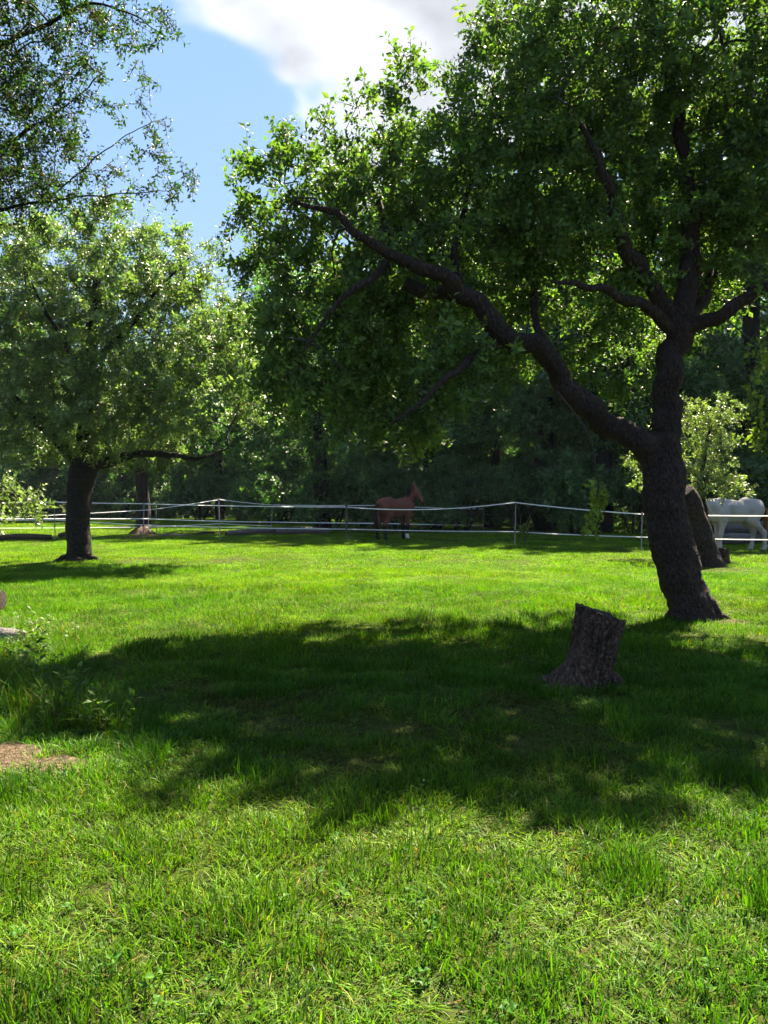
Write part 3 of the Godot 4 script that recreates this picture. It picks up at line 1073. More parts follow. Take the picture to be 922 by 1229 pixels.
func make_main_tree() -> void:
	var col := Color.WHITE
	var o := thing("apple_tree", "big leaning old apple tree, its long crooked limb reaching left across the meadow", "tree")
	blocked.append([foot(835, 10.4).x, -10.4, 0.36])
	var trunk := [spot(838, 758, 10.4), spot(832, 735, 10.4), spot(822, 706, 10.4), spot(810, 665, 10.35), spot(800, 620, 10.3), spot(796, 580, 10.3), spot(794, 548, 10.3)]
	obj("trunk", limb(trunk, [0.34, 0.275, 0.265, 0.275, 0.265, 0.27, 0.24], 48, col, 0.15, 12), mats.bark, o)
	surface_roots(o, foot(836, 10.4), 0.24, [[0.4, 0.40], [1.5, 0.34], [2.6, 0.46], [3.6, 0.38], [4.8, 0.40], [5.6, 0.35]], mats.bark)
	var limbs := [
		[[spot(796, 560, 10.3), spot(798, 520, 10.3), spot(800, 475, 10.3), spot(806, 435, 10.3), spot(815, 395, 10.3)], [0.24, 0.185, 0.165, 0.16, 0.17]],
		[[spot(790, 560, 10.30), spot(770, 528, 10.20), spot(735, 511, 10.10), spot(697, 492, 9.99), spot(672, 455, 9.85), spot(650, 420, 9.71), spot(612, 405, 9.54), spot(582, 380, 9.38), spot(552, 345, 9.33), spot(520, 326, 9.17), spot(470, 308, 8.98), spot(430, 281, 8.81), spot(392, 256, 8.65), spot(355, 243, 8.65)], [0.22, 0.17, 0.145, 0.145, 0.13, 0.12, 0.115, 0.12, 0.10, 0.08, 0.065, 0.05, 0.033, 0.015]],
		[[spot(815, 400, 10.3), spot(822, 350, 10.3), spot(826, 300, 10.4), spot(826, 240, 10.4), spot(815, 170, 10.5), spot(800, 100, 10.5), spot(790, 30, 10.6)], [0.15, 0.125, 0.11, 0.10, 0.08, 0.055, 0.025]],
		[[spot(812, 400, 10.3), spot(795, 365, 10.2), spot(768, 322, 10.0), spot(745, 285, 9.8), spot(736, 245, 9.6), spot(715, 190, 9.4), spot(680, 130, 9.2)], [0.13, 0.11, 0.105, 0.09, 0.07, 0.045, 0.015]],
		[[spot(815, 402, 10.3), spot(850, 385, 10.1), spot(890, 362, 9.9), spot(930, 340, 9.7), spot(985, 320, 9.5)], [0.12, 0.095, 0.075, 0.055, 0.02]],
		[[spot(810, 405, 10.3), spot(780, 372, 10.0), spot(745, 358, 9.7), spot(710, 345, 9.4), spot(660, 340, 9.1)], [0.10, 0.075, 0.06, 0.045, 0.015]],
		[[spot(815, 395, 10.3), spot(840, 350, 11.2), spot(850, 300, 12.0), spot(830, 240, 12.6), spot(800, 180, 13.0)], [0.15, 0.12, 0.10, 0.07, 0.02]],
		[[spot(552, 345, 9.6), spot(545, 300, 9.9), spot(560, 240, 10.4), spot(580, 180, 10.8), spot(590, 120, 11.0)], [0.055, 0.042, 0.032, 0.022, 0.008]],
		[[spot(655, 425, 9.8), spot(640, 370, 10.4), spot(640, 310, 11.2), spot(620, 250, 11.8), spot(600, 190, 12.2)], [0.06, 0.045, 0.034, 0.022, 0.008]],
		[[spot(602, 400, 9.7), spot(575, 425, 9.3), spot(540, 450, 8.9), spot(505, 485, 8.7), spot(470, 510, 8.6)], [0.06, 0.05, 0.04, 0.025, 0.01]],
		[[spot(475, 310, 9.4), spot(440, 340, 9.0), spot(400, 370, 8.8), spot(365, 420, 8.7)], [0.05, 0.04, 0.03, 0.01]],
		[[spot(470, 308, 9.4), spot(455, 250, 9.8), spot(430, 200, 10.0), spot(415, 160, 10.0)], [0.05, 0.04, 0.028, 0.01]],
	]
	var lines := []
	for l in limbs:
		obj("limb", limb(l[0], l[1], 24 if l[1][0] > 0.16 else 12, col, 0.19, 8), mats.bark, o)
		lines.append(line_of(l))
	var stub := Shape.new()
	tube(stub, [spot(560, 358, 9.6), spot(530, 352, 9.55), spot(505, 350, 9.5), spot(486, 342, 9.5)], [0.10, 0.088, 0.085, 0.08], 16, Color(2.2, 1.05, 0.8), 0.08)
	var cut := obj("sawn_limb", stub.done(), mats.bark, o)
	cut.set_meta("label", "short sawn reddish limb")
	var blobs := [
		[spot(760, 110, 10.9), Vector3(2.4, 1.6, 2.29)], [spot(640, 170, 10.8), Vector3(1.8, 1.5, 2.02)], [spot(700, 0, 11.0), Vector3(1.5, 0.9, 1.67)], [spot(880, 60, 11.0), Vector3(1.9, 1.5, 2.02)],
		[spot(510, 215, 10.4), Vector3(1.35, 0.95, 1.67)], [spot(400, 225, 10.1), Vector3(1.15, 0.80, 1.23)], [spot(365, 300, 9.9), Vector3(0.95, 0.95, 1.14)], [spot(345, 380, 9.8), Vector3(0.70, 0.65, 0.88)],
		[spot(450, 350, 10.1), Vector3(1.1, 1.0, 1.32)], [spot(430, 440, 9.9), Vector3(0.95, 0.65, 0.97)], [spot(560, 300, 10.8), Vector3(1.4, 0.9, 1.76)], [spot(500, 500, 9.8), Vector3(0.75, 0.40, 0.70)],
		[spot(690, 320, 11.0), Vector3(1.5, 0.9, 1.94)], [spot(640, 430, 11.2), Vector3(0.9, 0.45, 1.06)], [spot(900, 260, 10.6), Vector3(1.6, 1.2, 1.94)], [spot(800, 300, 11.6), Vector3(1.4, 0.9, 1.14)], [spot(600, 330, 12.6), Vector3(1.7, 0.8, 0.88)], [spot(440, 330, 11.4), Vector3(1.2, 0.7, 0.70)], [spot(760, 390, 12.6), Vector3(1.6, 0.6, 0.88)],
		[spot(720, 440, 11.5), Vector3(0.8, 0.6, 0.79)], [spot(960, 180, 10.8), Vector3(1.8, 1.8, 1.94)], [spot(560, 450, 9.8), Vector3(0.8, 0.5, 0.70)],
		[spot(420, 300, 9.9), Vector3(1.3, 1.0, 1.2)], [spot(390, 430, 9.8), Vector3(0.9, 0.55, 0.9)], [spot(330, 250, 9.8), Vector3(0.6, 0.7, 0.8)],
	]
	var goals := []
	while goals.size() < 2500:
		var g := inside(blobs)
		if wobble.get_noise_3d(g.x * 1.0, g.y * 1.2, g.z * 1.0) > -0.36: goals.append(g)
	for k in 26:   # weeping twigs under the long limb
		var x := rnd(300, 590)
		var y := rnd(350, 430)
		var z := rnd(8.9, 10.8)
		var long := rnd(60, 130) * (1.0 - 0.35 * absf(x - 440.0) / 150.0)
		for e in 6: goals.append(spot(x + rnd(-6, 6) - e * 3.0, y + long * e / 5.0, z))
	# shoots that stand out of the outline, and the hanging ones under it
	for q in [[495, 70, 9.8], [480, 75, 9.9], [565, 35, 10.0], [560, 60, 10.0], [590, 20, 10.2], [340, 150, 9.4], [345, 165, 9.3], [290, 180, 9.2], [300, 200, 9.2], [430, 122, 9.8], [280, 260, 9.3], [285, 320, 9.3], [300, 400, 9.2]]:
		goals.append(spot(q[0], q[1], q[2]))
	var places := grow(o, lines, goals, mats.twig, 0.0036, 4, 0.45, [0.75, 1.3], 0.26)
	# bright hanging shoots of big young leaves
	var shoots := [[[668, 470], [705, 520], [716, 570], [718, 592], [714, 612], [708, 634]], [[850, 400], [880, 430], [900, 460], [908, 500], [905, 530]], [[870, 385], [905, 415], [912, 440]], [[480, 505], [492, 525], [500, 545]], [[520, 480], [515, 505], [512, 530]]]
	var young := []
	for q in shoots:
		var pts := []
		for k in q: pts.append(spot(k[0], k[1], 9.7))
		var l := smooth_line(pts, range(pts.size()), 6)[0] as Array
		var rr := []
		for k in l.size(): rr.append(lerpf(0.012, 0.003, float(k) / l.size()))
		var s := Shape.new()
		tube(s, l, rr, 5, Color.WHITE)
		obj("hanging_shoot", s.done(), mats.twig, o)
		for k in range(l.size() / 2, l.size()):
			for e in 2: young.append(frame(l[k], (Vector3.DOWN * 0.5 + rvec()).normalized(), rnd(0.7, 1.05)))
	var leaves := sprigs(6, 14, 0.26, 0.084, 0.048, Color(0.064, 0.135, 0.038), Color(0.135, 0.205, 0.048))
	crown(o, leaves, mats.leaf, places, tints(places.size(), 0.65, 1.25, 0.15))
	var light := Node3D.new()
	light.name = "young_foliage"
	o.add_child(light)
	scatter("foliage", light, sprigs(3, 5, 0.12, 0.10, 0.062, Color(0.14, 0.21, 0.03), Color(0.19, 0.25, 0.04)), mats.leaf, young, tints(young.size(), 0.9, 1.2, 0.1))


func surface_roots(o: Node3D, where: Vector3, r: float, spread: Array, mat: Material) -> void:
	for q in spread:
		var dir := Vector3(cos(q[0]), 0, sin(q[0]))
		var cross := Vector3(-dir.z, 0, dir.x)
		var pts := []
		for k in [[0.7, 0.26, 0.0], [1.05, 0.09, 0.03], [1.0 + q[1] * 1.3, 0.01, -0.03], [1.0 + q[1] * 2.6, -0.07, 0.02]]:
			pts.append(where + dir * r * k[0] + Vector3.UP * k[1] + cross * k[2])
		obj("root", limb(pts, [r * 0.36, r * 0.30, r * 0.20, r * 0.08], 10, Color.WHITE, 0.14), mat, o)


func make_overhang() -> void:
	# a tree that stands beside the frame and reaches into its upper left corner
	var o := thing("pear_tree", "dark small-leaved tree reaching in over the upper left corner of the sky", "tree")
	var col := Color.WHITE
	var d := 8.0
	var base := Vector3(-6.6, -0.2, -8.6)
	var trunk := [base, base + Vector3(0.05, 1.5, 0), base + Vector3(0.1, 3.2, 0.1), base + Vector3(0.3, 5.0, 0.1), base + Vector3(0.2, 7.5, 0)]
	obj("trunk", limb(trunk, [0.42, 0.32, 0.27, 0.20, 0.06], 20, col, 0.12), mats.bark_dark, o)
	var limbs := [
		[[base + Vector3(0.1, 3.0, 0.1), spot(-170, 330, d), spot(-60, 275, d), spot(30, 250, d), spot(90, 238, d), spot(150, 235, d), spot(205, 232, d)], [0.07, 0.045, 0.026, 0.015, 0.010, 0.006, 0.003]],
		[[base + Vector3(0.25, 4.4, 0.1), spot(-120, 150, d), spot(-30, 80, d), spot(50, 40, d), spot(110, 15, d), spot(160, 25, d), spot(195, 45, d)], [0.09, 0.06, 0.036, 0.022, 0.014, 0.008, 0.004]],
		[[base + Vector3(0.2, 3.8, 0.1), spot(-120, 240, d + 0.3), spot(-20, 190, d + 0.4), spot(60, 150, d + 0.4), spot(110, 110, d + 0.3)], [0.08, 0.05, 0.03, 0.014, 0.005]],
		[[spot(60, 243, d), spot(110, 200, d), spot(150, 170, d), spot(185, 150, d), ], [0.009, 0.007, 0.005, 0.003]],
	]
	var lines := []
	for l in limbs:
		obj("limb", limb(l[0], l[1], 10, col, 0.08), mats.bark_dark, o)
		lines.append(line_of(l))
	var blobs := [
		[spot(5, 60, d), Vector3(0.75, 0.9, 1.0)], [spot(10, 160, d), Vector3(0.75, 0.75, 0.9)], [spot(70, 45, d), Vector3(0.75, 0.55, 0.7)], [spot(40, 120, d), Vector3(0.5, 0.5, 0.7)], [spot(-120, 120, d), Vector3(1.1, 1.6, 1.4)],
		[spot(60, 222, d), Vector3(0.8, 0.28, 0.6)], [spot(10, 225, d), Vector3(0.7, 0.5, 0.7)], [spot(45, 262, d), Vector3(0.7, 0.22, 0.6)], [spot(120, 228, d), Vector3(0.7, 0.12, 0.4)], [spot(-100, 280, d), Vector3(0.9, 0.6, 1.0)], [spot(60, 0, d), Vector3(1.0, 0.5, 0.9)],
	]
	var goals := []
	while goals.size() < 1700:
		var g := inside(blobs)
		if wobble.get_noise_3d(g.x * 1.5, g.y * 1.5, g.z * 1.5) > -0.16: goals.append(g)
	for q in [[130, 40], [150, 60], [165, 75], [175, 50], [195, 20], [205, 45], [120, 90], [90, 130], [105, 160], [150, 140], [170, 120], [178, 112], [165, 150], [200, 150], [110, 190], [135, 205], [170, 185], [190, 178], [200, 205], [225, 215], [240, 218], [180, 235], [215, 235], [140, 240], [150, 215], [70, 100], [60, 140], [80, 170], [195, 190], [120, 60], [140, 20], [185, 65], [100, 210], [90, 190], [160, 220]]:
		goals.append(spot(q[0], q[1], d + rnd(-0.3, 0.3)))
	var places := grow(o, lines, goals, mats.twig, 0.0026, 4, 0.3, [0.7, 1.15], 0.2)
	# a low bough with glossy leaves that dips into view by the fence
	var bough := [base + Vector3(0.05, 1.6, 0), Vector3(-5.5, 2.0, -9.6), spot(-30, 590, 10.2), spot(15, 592, 10.4), spot(48, 604, 10.5)]
	obj("limb", limb(bough, [0.09, 0.06, 0.035, 0.014, 0.004], 8, col, 0.06), mats.bark_dark, o)
	var glossy := []
	for i in 110:
		var t := rng.randf()
		var p := spot(lerpf(-70, 44, t), lerpf(585, 606, t) + rnd(-26, 24) * (1.1 - 0.6 * t), 10.4 + rnd(-0.4, 0.4))
		glossy.append(frame(p, rvec() + Vector3(0.4, -0.2, 0), rnd(1.0, 1.4)))
	var leaves := sprigs(5, 9, 0.2, 0.052, 0.030, Color(0.024, 0.055, 0.018), Color(0.046, 0.088, 0.026))
	crown(o, leaves, mats.leaf, places, tints(places.size(), 0.7, 1.25, 0.1))
	var low := Node3D.new()
	low.name = "bough_foliage"
	o.add_child(low)
	scatter("foliage", low, sprigs(3, 9, 0.2, 0.075, 0.04, Color(0.09, 0.13, 0.05), Color(0.16, 0.20, 0.09)), mats.leaf_pale, glossy, tints(glossy.size(), 0.8, 1.3))


func stump(called: String, label: String, where: Vector3, high: float, wide: float, lean: Vector3, tilt: float, roots: Array, sides := 40) -> Node3D:
	var o := thing(called, label, "stump", where)
	var s := Shape.new()
	var rows := 22
	var top := []
	for j in rows + 1:
		var t := float(j) / rows
		for k in sides:
			var a := TAU * k / sides
			var dir := Vector3(cos(a), 0, sin(a))
			var flare := 0.0
			for q in roots:
				var turn := absf(angle_difference(a, q[0]))
				flare += q[1] * exp(-turn * turn / 0.16) * pow(1.0 - t, q[2])
			var r := wide * (0.96 + 0.05 * (1.0 - t) * (1.0 - t)) + flare
			r *= 1.0 + 0.09 * wobble.get_noise_3d(dir.x * 5.0, t * 0.9 + 5.0, dir.z * 5.0) + 0.05 * wobble.get_noise_3d(dir.x * 14.0, t * 3.0, dir.z * 14.0)
			var y := high * t
			if t > 0.6: y += (t - 0.6) / 0.4 * (-dir.x * tilt + 0.03 * wobble.get_noise_2d(dir.x * 1.6, dir.z * 1.6) + 0.010 * wobble.get_noise_2d(dir.x * 8.0, dir.z * 8.0))
			s.add(dir * r + Vector3.UP * (y - 0.04) + lean * t, Color.WHITE * clampf(0.95 + 1.1 * wobble.get_noise_3d(dir.x * 3.4, t * 2.4, dir.z * 3.4), 0.35, 2.2))
	for j in rows:
		for k in sides:
			var a := j * sides + k
			var b := j * sides + (k + 1) % sides
			s.tri(a, b, a + sides)
			s.tri(b, b + sides, a + sides)
	obj("bark", s.done(), mats.weathered, o)
	var f := Shape.new()
	var rim := rows * sides
	var mid := Vector3.ZERO
	for k in sides: mid += s.v[rim + k] / sides
	for ring in 6:
		for k in sides:
			var p: Vector3 = s.v[rim + k].lerp(mid, ring / 6.0)
			p.y += -0.012 * sin(ring * 1.0) + 0.022 * wobble.get_noise_2d(p.x * 30.0, p.z * 30.0) - (0.004 if ring else 0.0)
			f.add(p, Color.WHITE)
	var c := f.add(mid + Vector3.DOWN * 0.03, Color.WHITE)
	for ring in 5:
		for k in sides:
			var a := ring * sides + k
			var b := ring * sides + (k + 1) % sides
			f.tri(a, b, a + sides)
			f.tri(b, b + sides, a + sides)
	for k in sides: f.tri(5 * sides + k, 5 * sides + (k + 1) % sides, c)
	obj("top_face", f.done(), mats.cut, o)
	return o


func log_piece(label: String, a: Vector3, b: Vector3, r: float, mat: Material, group: String, kink := 0.05) -> Node3D:
	var o := thing("fallen_log", label, "log", a, 0, group)
	var s := Shape.new()
	var mid := (b - a) * 0.5 + Vector3(0, kink, kink)
	var l := smooth_line([Vector3.ZERO, mid, b - a], [r, r * 1.05, r * 0.85], 6)
	tube(s, l[0], l[1], 14, Color.WHITE, 0.10, false)
	obj("bark", s.done(), mat, o)
	for e in [0, 12]:
		var f := Shape.new()
		var c := f.add(l[0][e] + ((b - a).normalized() * (-0.012 if e == 0 else 0.012)), Color.WHITE)
		for k in 14: f.add(s.v[e * 14 + k], Color.WHITE)
		for k in 14:
			if e == 0: f.tri(c, 1 + (k + 1) % 14, 1 + k)
			else: f.tri(c, 1 + k, 1 + (k + 1) % 14)
		obj("cut_end", f.done(), mats.cut, o)
	return o


func make_small_things() -> void:
	# the tall stump in the shade
	var p := foot(706, 6.75)
	stump("tree_stump", "tall weathered stump standing alone in the shade, left of the leaning apple trunk", p, 0.66, 0.215, Vector3(0.12, 0, -0.02), 0.075, [[2.75, 0.32, 3.4], [2.2, 0.14, 3.0], [0.3, -0.045, 1.2], [4.3, 0.04, 3.0]])
	blocked.append([p.x, p.z, 0.27])
	var st := get_node("tree_stump")
	for q in [[2.5, 0.52, 0.06], [2.95, 0.62, 0.075], [3.4, 0.40, 0.05], [0.4, 0.34, 0.045], [2.0, 0.36, 0.05]]:
		var dir := Vector3(cos(q[0]), 0, sin(q[0]))
		var cross := Vector3(-dir.z, 0, dir.x)
		var pts := [dir * 0.12 + Vector3.UP * 0.16, dir * 0.26 + Vector3.UP * 0.055, dir * (q[1] * 0.75) + cross * 0.04 + Vector3.UP * 0.02, dir * q[1] - cross * 0.03 - Vector3.UP * 0.05]
		obj("root", limb(pts, [q[2] * 1.3, q[2], q[2] * 0.7, q[2] * 0.25], 10, Color.WHITE, 0.14), mats.weathered, st)
	# its low root plate runs out to the left
	# leaning dead trunk behind the apple tree
	var o := thing("dead_trunk", "leaning broken dead trunk just behind the big apple trunk", "trunk")
	var d := 18.0
	blocked.append([foot(852, d).x, -d, 0.4])
	obj("stem", limb([spot(858, 690, d), spot(852, 672, d), spot(843, 645, d), spot(834, 615, d), spot(826, 596, d), spot(822, 590, d)], [0.36, 0.255, 0.235, 0.225, 0.22, 0.19], 26, Color.WHITE, 0.10, 8), mats.bark, o)
	var jag := Shape.new()
	for k in 7:
		var q := spot(812 + k * 4.5, 592 + k * 1.6, d + rnd(-0.15, 0.15))
		tube(jag, [q, q + Vector3(-0.04, rnd(0.08, 0.26), 0)], [0.06, 0.008], 6, Color.WHITE)
	obj("splinter", jag.done(), mats.bark, o).set_meta("kind", "stuff")
	var p2 := foot(868, 18.6)
	stump("tree_stump", "small dark stump at the foot of the leaning broken trunk", p2, 0.42, 0.14, Vector3(0.01, 0, 0), 0.02, [[0.0, 0.1, 3.0], [3.3, 0.06, 3.0]], 24)
	blocked.append([p2.x, p2.z, 0.2])
	# sapling with pale sunlit leaves behind the broken trunk
	var sap := thing("sapling", "pale sunlit leafy sapling rising behind the leaning broken trunk", "tree", Vector3.ZERO)
	var e := 20.5
	var stem := [spot(846, 672, e), spot(845, 620, e), spot(843, 570, e), spot(850, 520, e), spot(853, 480, e)]
	obj("trunk", limb(stem, [0.10, 0.08, 0.06, 0.04, 0.015], 10, Color.WHITE, 0.08), mats.bark_dark, sap)
	var lines := [line_of([stem, [1, 1, 1, 1, 1]])]
	var blobs := [[spot(850, 545, e), Vector3(0.95, 0.9, 0.9)], [spot(825, 580, e), Vector3(0.7, 0.5, 0.8)], [spot(862, 585, e - 0.3), Vector3(0.75, 0.42, 0.8)], [spot(860, 500, e), Vector3(0.7, 0.6, 0.7)], [spot(780, 560, e + 0.6), Vector3(0.8, 0.6, 0.8)], [spot(815, 505, e), Vector3(0.6, 0.6, 0.7)]]
	var goals := []
	while goals.size() < 420:
		var g := inside(blobs)
		if wobble.get_noise_3d(g.x * 1.6, g.y * 1.6, g.z * 1.6) > -0.25: goals.append(g)
	var places := grow(sap, lines, goals, mats.twig, 0.003, 2, 0.15, [0.7, 1.25], 0.24)
	crown(sap, sprigs(4, 13, 0.22, 0.085, 0.045, Color(0.09, 0.145, 0.045), Color(0.155, 0.205, 0.07)), mats.leaf_pale, places, tints(places.size(), 0.8, 1.3, 0.15))
	# logs on the far lawn
	log_piece("pale forked log lying on the lawn behind the corner post", foot(272, 32.0) + Vector3(0, 0.10, 0), foot(335, 34.0) + Vector3(0, 0.16, 0), 0.11, mats.grey_log, "logs lying on the far lawn")
	log_piece("long pale log lying along the fence, nearest the brown horse", foot(330, 33.5) + Vector3(0, 0.16, 0), foot(395, 34.5) + Vector3(0, 0.12, 0), 0.15, mats.grey_log, "logs lying on the far lawn")
	log_piece("thin dark branch lying between the earth heap and the corner post", foot(232, 33.0) + Vector3(0, 0.05, 0), foot(257, 33.5) + Vector3(0, 0.10, 0), 0.06, mats.weathered, "logs lying on the far lawn")
	log_piece("long thin pale branch lying left of the corner post", foot(190, 33.0) + Vector3(0, 0.03, 0), foot(228, 32.6) + Vector3(0, 0.04, 0), 0.04, mats.grey_log, "logs lying on the far lawn", 0.02)
	log_piece("dark log lying on the lawn at the far left, under the tape", foot(-20, 29.0) + Vector3(0, 0.10, 0), foot(62, 29.5) + Vector3(0, 0.12, 0), 0.11, mats.weathered, "logs lying on the far lawn")
	log_piece("short dark branch by the left fence stake", foot(72, 30.5) + Vector3(0, 0.12, 0), foot(88, 30.0) + Vector3(0, 0.16, 0), 0.09, mats.weathered, "logs lying on the far lawn")
	# logs behind the white horse
	log_piece("grey log behind the white horse's legs, upper one of three", foot(858, 27.5) + Vector3(0, 0.55, 0), foot(960, 27.5) + Vector3(0, 0.58, 0), 0.20, mats.grey_log, "logs stacked behind the white horse", 0.02)
	log_piece("grey log behind the white horse's legs, lower front one of three", foot(850, 26.9) + Vector3(0, 0.2, 0), foot(905, 27.0) + Vector3(0, 0.2, 0), 0.19, mats.grey_log, "logs stacked behind the white horse", 0.02)
	log_piece("grey log behind the white horse's legs, lower back one of three", foot(900, 27.6) + Vector3(0, 0.2, 0), foot(985, 27.5) + Vector3(0, 0.2, 0), 0.20, mats.grey_log, "logs stacked behind the white horse", 0.02)
	# cut wood at the left edge of the frame
	log_piece("pale cut log lying in the weeds at the left edge, upper of two", Vector3(-5.45, 0.30, -9.6), Vector3(-4.62, 0.36, -9.5), 0.14, mats.grey_log, "cut wood in the weeds", 0.02)
	log_piece("pale cut log half hidden in the weeds at the left edge, lower of two", Vector3(-4.35, 0.10, -8.35), Vector3(-3.75, 0.14, -8.1), 0.11, mats.grey_log, "cut wood in the weeds", 0.02)


func make_fences() -> void:
	# near fence: bows down from the post with the shoot; far one: rises to the corner post
	var near := [[-150, 30.0, 1.25], [66, 30.0, 1.42], [172, 31.0, 1.42], [416, 28.4, 1.36], [618, 26.1, 1.44], [770, 23.6, 1.15], [965, 19.4, 1.25]]
	var posts := []
	for q in near:
		var f := foot(q[0], q[1])
		posts.append([f, q[2], 0.032 if q[0] == 416 else 0.017, q[0] == 416, [q[2] - 0.05, 0.5]])
	var hi := [spot(-150, 603, 30.0), spot(66, 602.5, 30.0), spot(172, 604.5, 31.0), spot(416, 608.5, 28.4), spot(618, 603, 26.1), spot(770, 617, 23.6), spot(965, 619, 19.4)]
	var lo := [spot(-150, 622, 30.0), spot(66, 624, 30.0), spot(172, 630, 31.0), spot(416, 635, 28.4), spot(618, 638, 26.1), spot(770, 644.5, 23.6), spot(965, 648, 19.4)]
	fence("tape_fence", "white tape fence across the whole meadow, in front of the brown horse", posts, [[hi, [0.02, 0.01, 0.03, 0.16, 0.03, 0.02], 0.014], [lo, [0.02, 0.01, 0.03, 0.02, 0.02, 0.02], 0.011]])
	var far := [[-40, 36.0, 1.0], [178, 33.5, 1.5], [188, 34.0, 1.25], [264, 29.4, 1.56], [326, 34.0, 1.3], [452, 33.5, 1.35], [580, 37.0, 1.2]]
	posts = []
	for q in far: posts.append([foot(q[0], q[1]), q[2], 0.014 if q[0] != 264 else 0.02, false, [q[2] - 0.04]])
	var a := [spot(-40, 623, 36.0), spot(178, 612, 33.5), spot(264, 599.5, 29.4), spot(326, 606, 34.0), spot(452, 606.5, 33.5), spot(580, 611, 37.0)]
	var b := [spot(-40, 622, 36.0), spot(178, 622.5, 33.5), spot(264, 625.5, 29.4), spot(326, 626.5, 34.0), spot(452, 628, 33.5), spot(580, 630.5, 37.0)]
	var c := [spot(-40, 634, 36.0), spot(178, 632.5, 33.5), spot(264, 628.5, 29.4), spot(326, 631.0, 34.0)]
	fence("tape_fence", "second white tape fence behind the first, rising to the corner post", posts, [[a, 0.015, 0.011], [b, 0.01, 0.015], [c, 0.01, 0.009]])
	# the small shoot by the fence post
	var sh := thing("seedling", "small bright leafy shoot growing beside the white fence post", "plant", foot(630, 25.8))
	var s := Shape.new()
	tube(s, [Vector3.ZERO, Vector3(0.02, 0.35, 0), Vector3(0.0, 0.72, 0.02)], [0.012, 0.009, 0.004], 6, Color.WHITE)
	obj("stem", s.done(), mats.twig, sh)
	var where := []
	for i in 9: where.append(frame(Vector3(0, rnd(0.38, 0.74), 0), rvec() + Vector3.UP * 0.2, rnd(0.9, 1.3)))
	crown(sh, sprigs(3, 5, 0.16, 0.13, 0.085, Color(0.08, 0.13, 0.02), Color(0.12, 0.16, 0.03)), mats.leaf, where, tints(9, 0.9, 1.2))


func make_horses() -> void:
	var bay := func(p: Vector3) -> Color:
		var c := Color(0.112, 0.040, 0.029)
		var leg := smoothstep(0.62, 0.45, p.y)
		c = c.lerp(Color(0.018, 0.013, 0.012), leg)
		if p.y < 0.22 and p.x > 0.2 and p.z > 0.0: c = Color(0.5, 0.46, 0.42)
		if p.y < 0.055: c = Color(0.03, 0.026, 0.024)
		return c
	horse("brown horse standing behind the fence, head raised and turned towards the camera", foot(475, 29.6), 0.72, 1.06, bay, Color(0.028, 0.018, 0.014), Color(0.028, 0.018, 0.014), 1.35, 0.95, [0.03, -0.04, -0.02, 0.08])
	var grey := func(p: Vector3) -> Color:
		var c := Color(0.24, 0.23, 0.225)
		var n := wobble.get_noise_3d(p.x * 3.2, p.y * 3.2, p.z * 3.2)
		c = c.lerp(Color(0.15, 0.145, 0.15), smoothstep(0.12, 0.5, n) * 0.7)
		c = c.lerp(Color(0.30, 0.28, 0.27), smoothstep(0.5, 0.2, p.y) * 0.6)
		if p.y < 0.06: c = Color(0.05, 0.045, 0.04)
		return c
	horse("white horse with a chestnut tail standing at the right edge behind the fence", foot(882, 23.0), PI + 0.10, 1.03, grey, Color(0.17, 0.075, 0.035), Color(0.24, 0.225, 0.215), 0.2, 0.1, [0.05, -0.06, -0.12, 0.10])


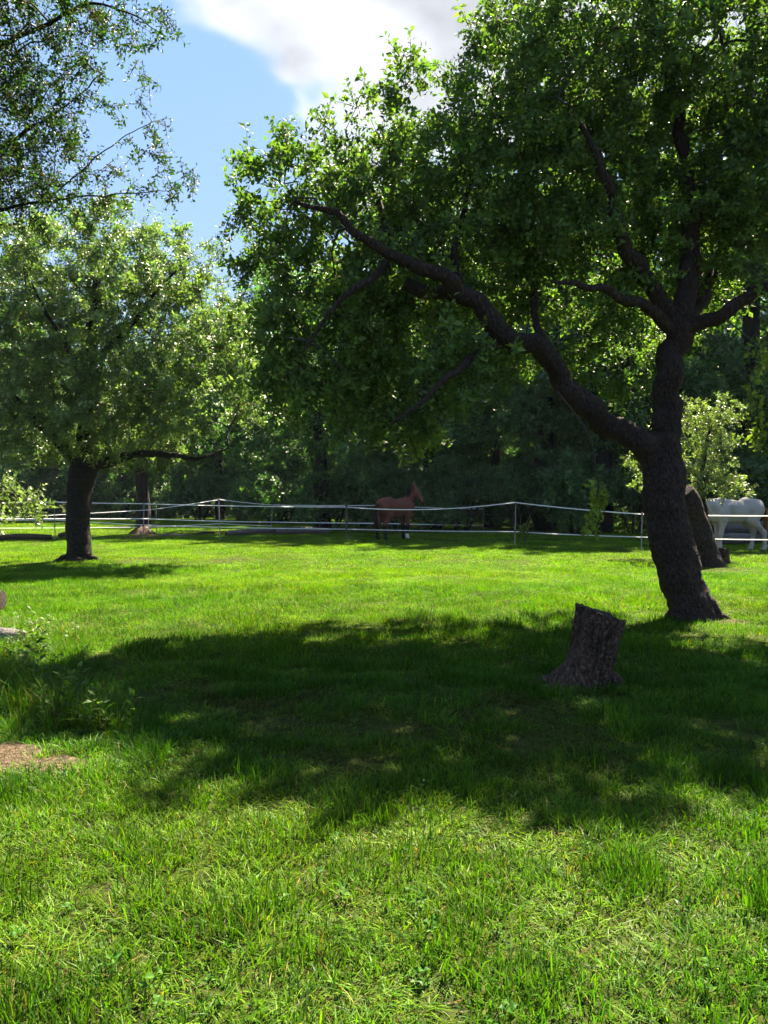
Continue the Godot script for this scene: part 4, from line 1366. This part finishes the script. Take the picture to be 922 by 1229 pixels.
func make_meadow() -> void:
	var g := Node3D.new()
	g.name = "grass"
	add_child(g)
	tag(g, "lush green meadow grass covering the whole ground", "grass", "", "stuff")
	var lush := []
	for i in 9: lush.append(tuft(100, 0.13, 0.025, 0.092, 0.0050, [0.05, 0.2, 0.4, 0.1, 0.3, 0.05, 0.25, 0.2, 0.35][i], 0.010 if i % 3 else 0.035))
	lay_grass(g, "near_grass", lush, 1.4, 7.5, 0.112, 1.3, [0.8, 1.25])
	# last year's dead blades lying between the tufts
	var mat_ := []
	for i in 4: mat_.append(tuft(60, 0.15, 0.02, 0.05, 0.0045, 0.7, 0.40))
	var flat := []
	var dull := []
	var zz := 1.4
	while zz < 8.0:
		var xx := -0.52 * zz - 1.2
		while xx < 0.52 * zz + 1.2:
			var at := Vector3(xx + rnd(-0.09, 0.09), 0, -zz + rnd(-0.09, 0.09))
			xx += 0.17
			if worn(at.x, at.z) > rng.randf() + 0.2: continue
			at.y = land(at.x, at.z)
			flat.append(Transform3D(Basis(Vector3.UP, rnd(0, TAU)).scaled(Vector3(1.1, 0.7, 1.1)), at))
			var f := rnd(0.22, 0.42)
			dull.append(Color(f * 1.05, f * 0.85, f))
		zz += 0.17
	scatter("dead_grass", g, mat_, mats.grass, flat, dull)
	var mid := []
	for i in 5: mid.append(tuft(110, 0.22, 0.03, 0.10, 0.006, rnd(0.1, 0.6), 0.03))
	lay_grass(g, "middle_grass", mid, 7.5, 17.0, 0.19, 1.6, [0.9, 1.2])
	var far := []
	for i in 4: far.append(tuft(110, 0.36, 0.03, 0.08, 0.010, rnd(0.1, 0.5), 0.02))
	lay_grass(g, "far_grass", far, 17.0, 34.0, 0.33, 2.0, [0.9, 1.25])
	var last := []
	for i in 3: last.append(tuft(110, 0.6, 0.03, 0.09, 0.018, rnd(0.1, 0.5), 0.04))
	lay_grass(g, "lawn_grass", last, 34.0, 62.0, 0.62, 2.0, [0.9, 1.25])
	# clover and plantain leaves among the blades
	var clover := sprigs(4, 7, 0.05, 0.032, 0.028, Color(0.035, 0.105, 0.014), Color(0.06, 0.14, 0.018), 1.6)
	var low := []
	for i in 500:
		var z := -1.6 - 9.0 * pow(rng.randf(), 1.4)
		var x := rnd(-1, 1) * (0.55 * -z + 0.6)
		if patchy.get_noise_2d(x * 18.0 + 70.0, z * 18.0) < 0.02: continue
		low.append(frame(Vector3(x, land(x, z) + rnd(0.0, 0.04), z), Vector3.UP + rvec() * 0.4, rnd(0.6, 1.1)))
	scatter("clover", g, clover, mats.grass, low, tints(low.size(), 0.8, 1.2))
	# rank weeds along the left edge
	var w := Node3D.new()
	w.name = "weeds"
	add_child(w)
	tag(w, "rank tall grass and weeds at the left edge beside the cut wood", "weeds", "", "stuff")
	var tall := []
	for i in 4: tall.append(tuft(46, 0.12, 0.16, 0.42, 0.007, rnd(0.1, 0.5), 0.10))
	var where := []
	var shade := []
	for i in 260:
		var z := -rnd(5.3, 9.8)
		var edge := -0.49 * -z + 0.62 + 0.35 * sin(z * 2.0)
		var x := edge - absf(rng.randfn()) * 0.55
		if x < -0.6 * -z - 1.0: continue
		var s := rnd(0.4, 0.9) * (1.0 if x < edge - 0.2 else 0.6)
		where.append(Transform3D(Basis(Vector3.UP, rnd(0, TAU)).scaled(Vector3.ONE * s), Vector3(x, land(x, z), z)))
		var f := rnd(0.7, 1.1)
		shade.append(Color(f * rnd(0.85, 1.15), f, f))
	scatter("tall_grass", w, tall, mats.grass, where, shade)
	var broad := sprigs(4, 12, 0.34, 0.085, 0.045, Color(0.045, 0.10, 0.016), Color(0.09, 0.15, 0.022))
	where = []
	for i in 80:
		var z := -rnd(5.2, 9.8)
		var x := -0.49 * -z + 0.55 + 0.3 * sin(z * 2.0) - absf(rng.randfn()) * 0.5
		if x < -0.6 * -z - 1.0: continue
		where.append(frame(Vector3(x, land(x, z) - 0.02, z), Vector3.UP * 1.3 + rvec() * 0.5, rnd(0.5, 1.1)))
	scatter("broad_leaves", w, broad, mats.leaf, where, tints(where.size(), 0.7, 1.2, 0.1))
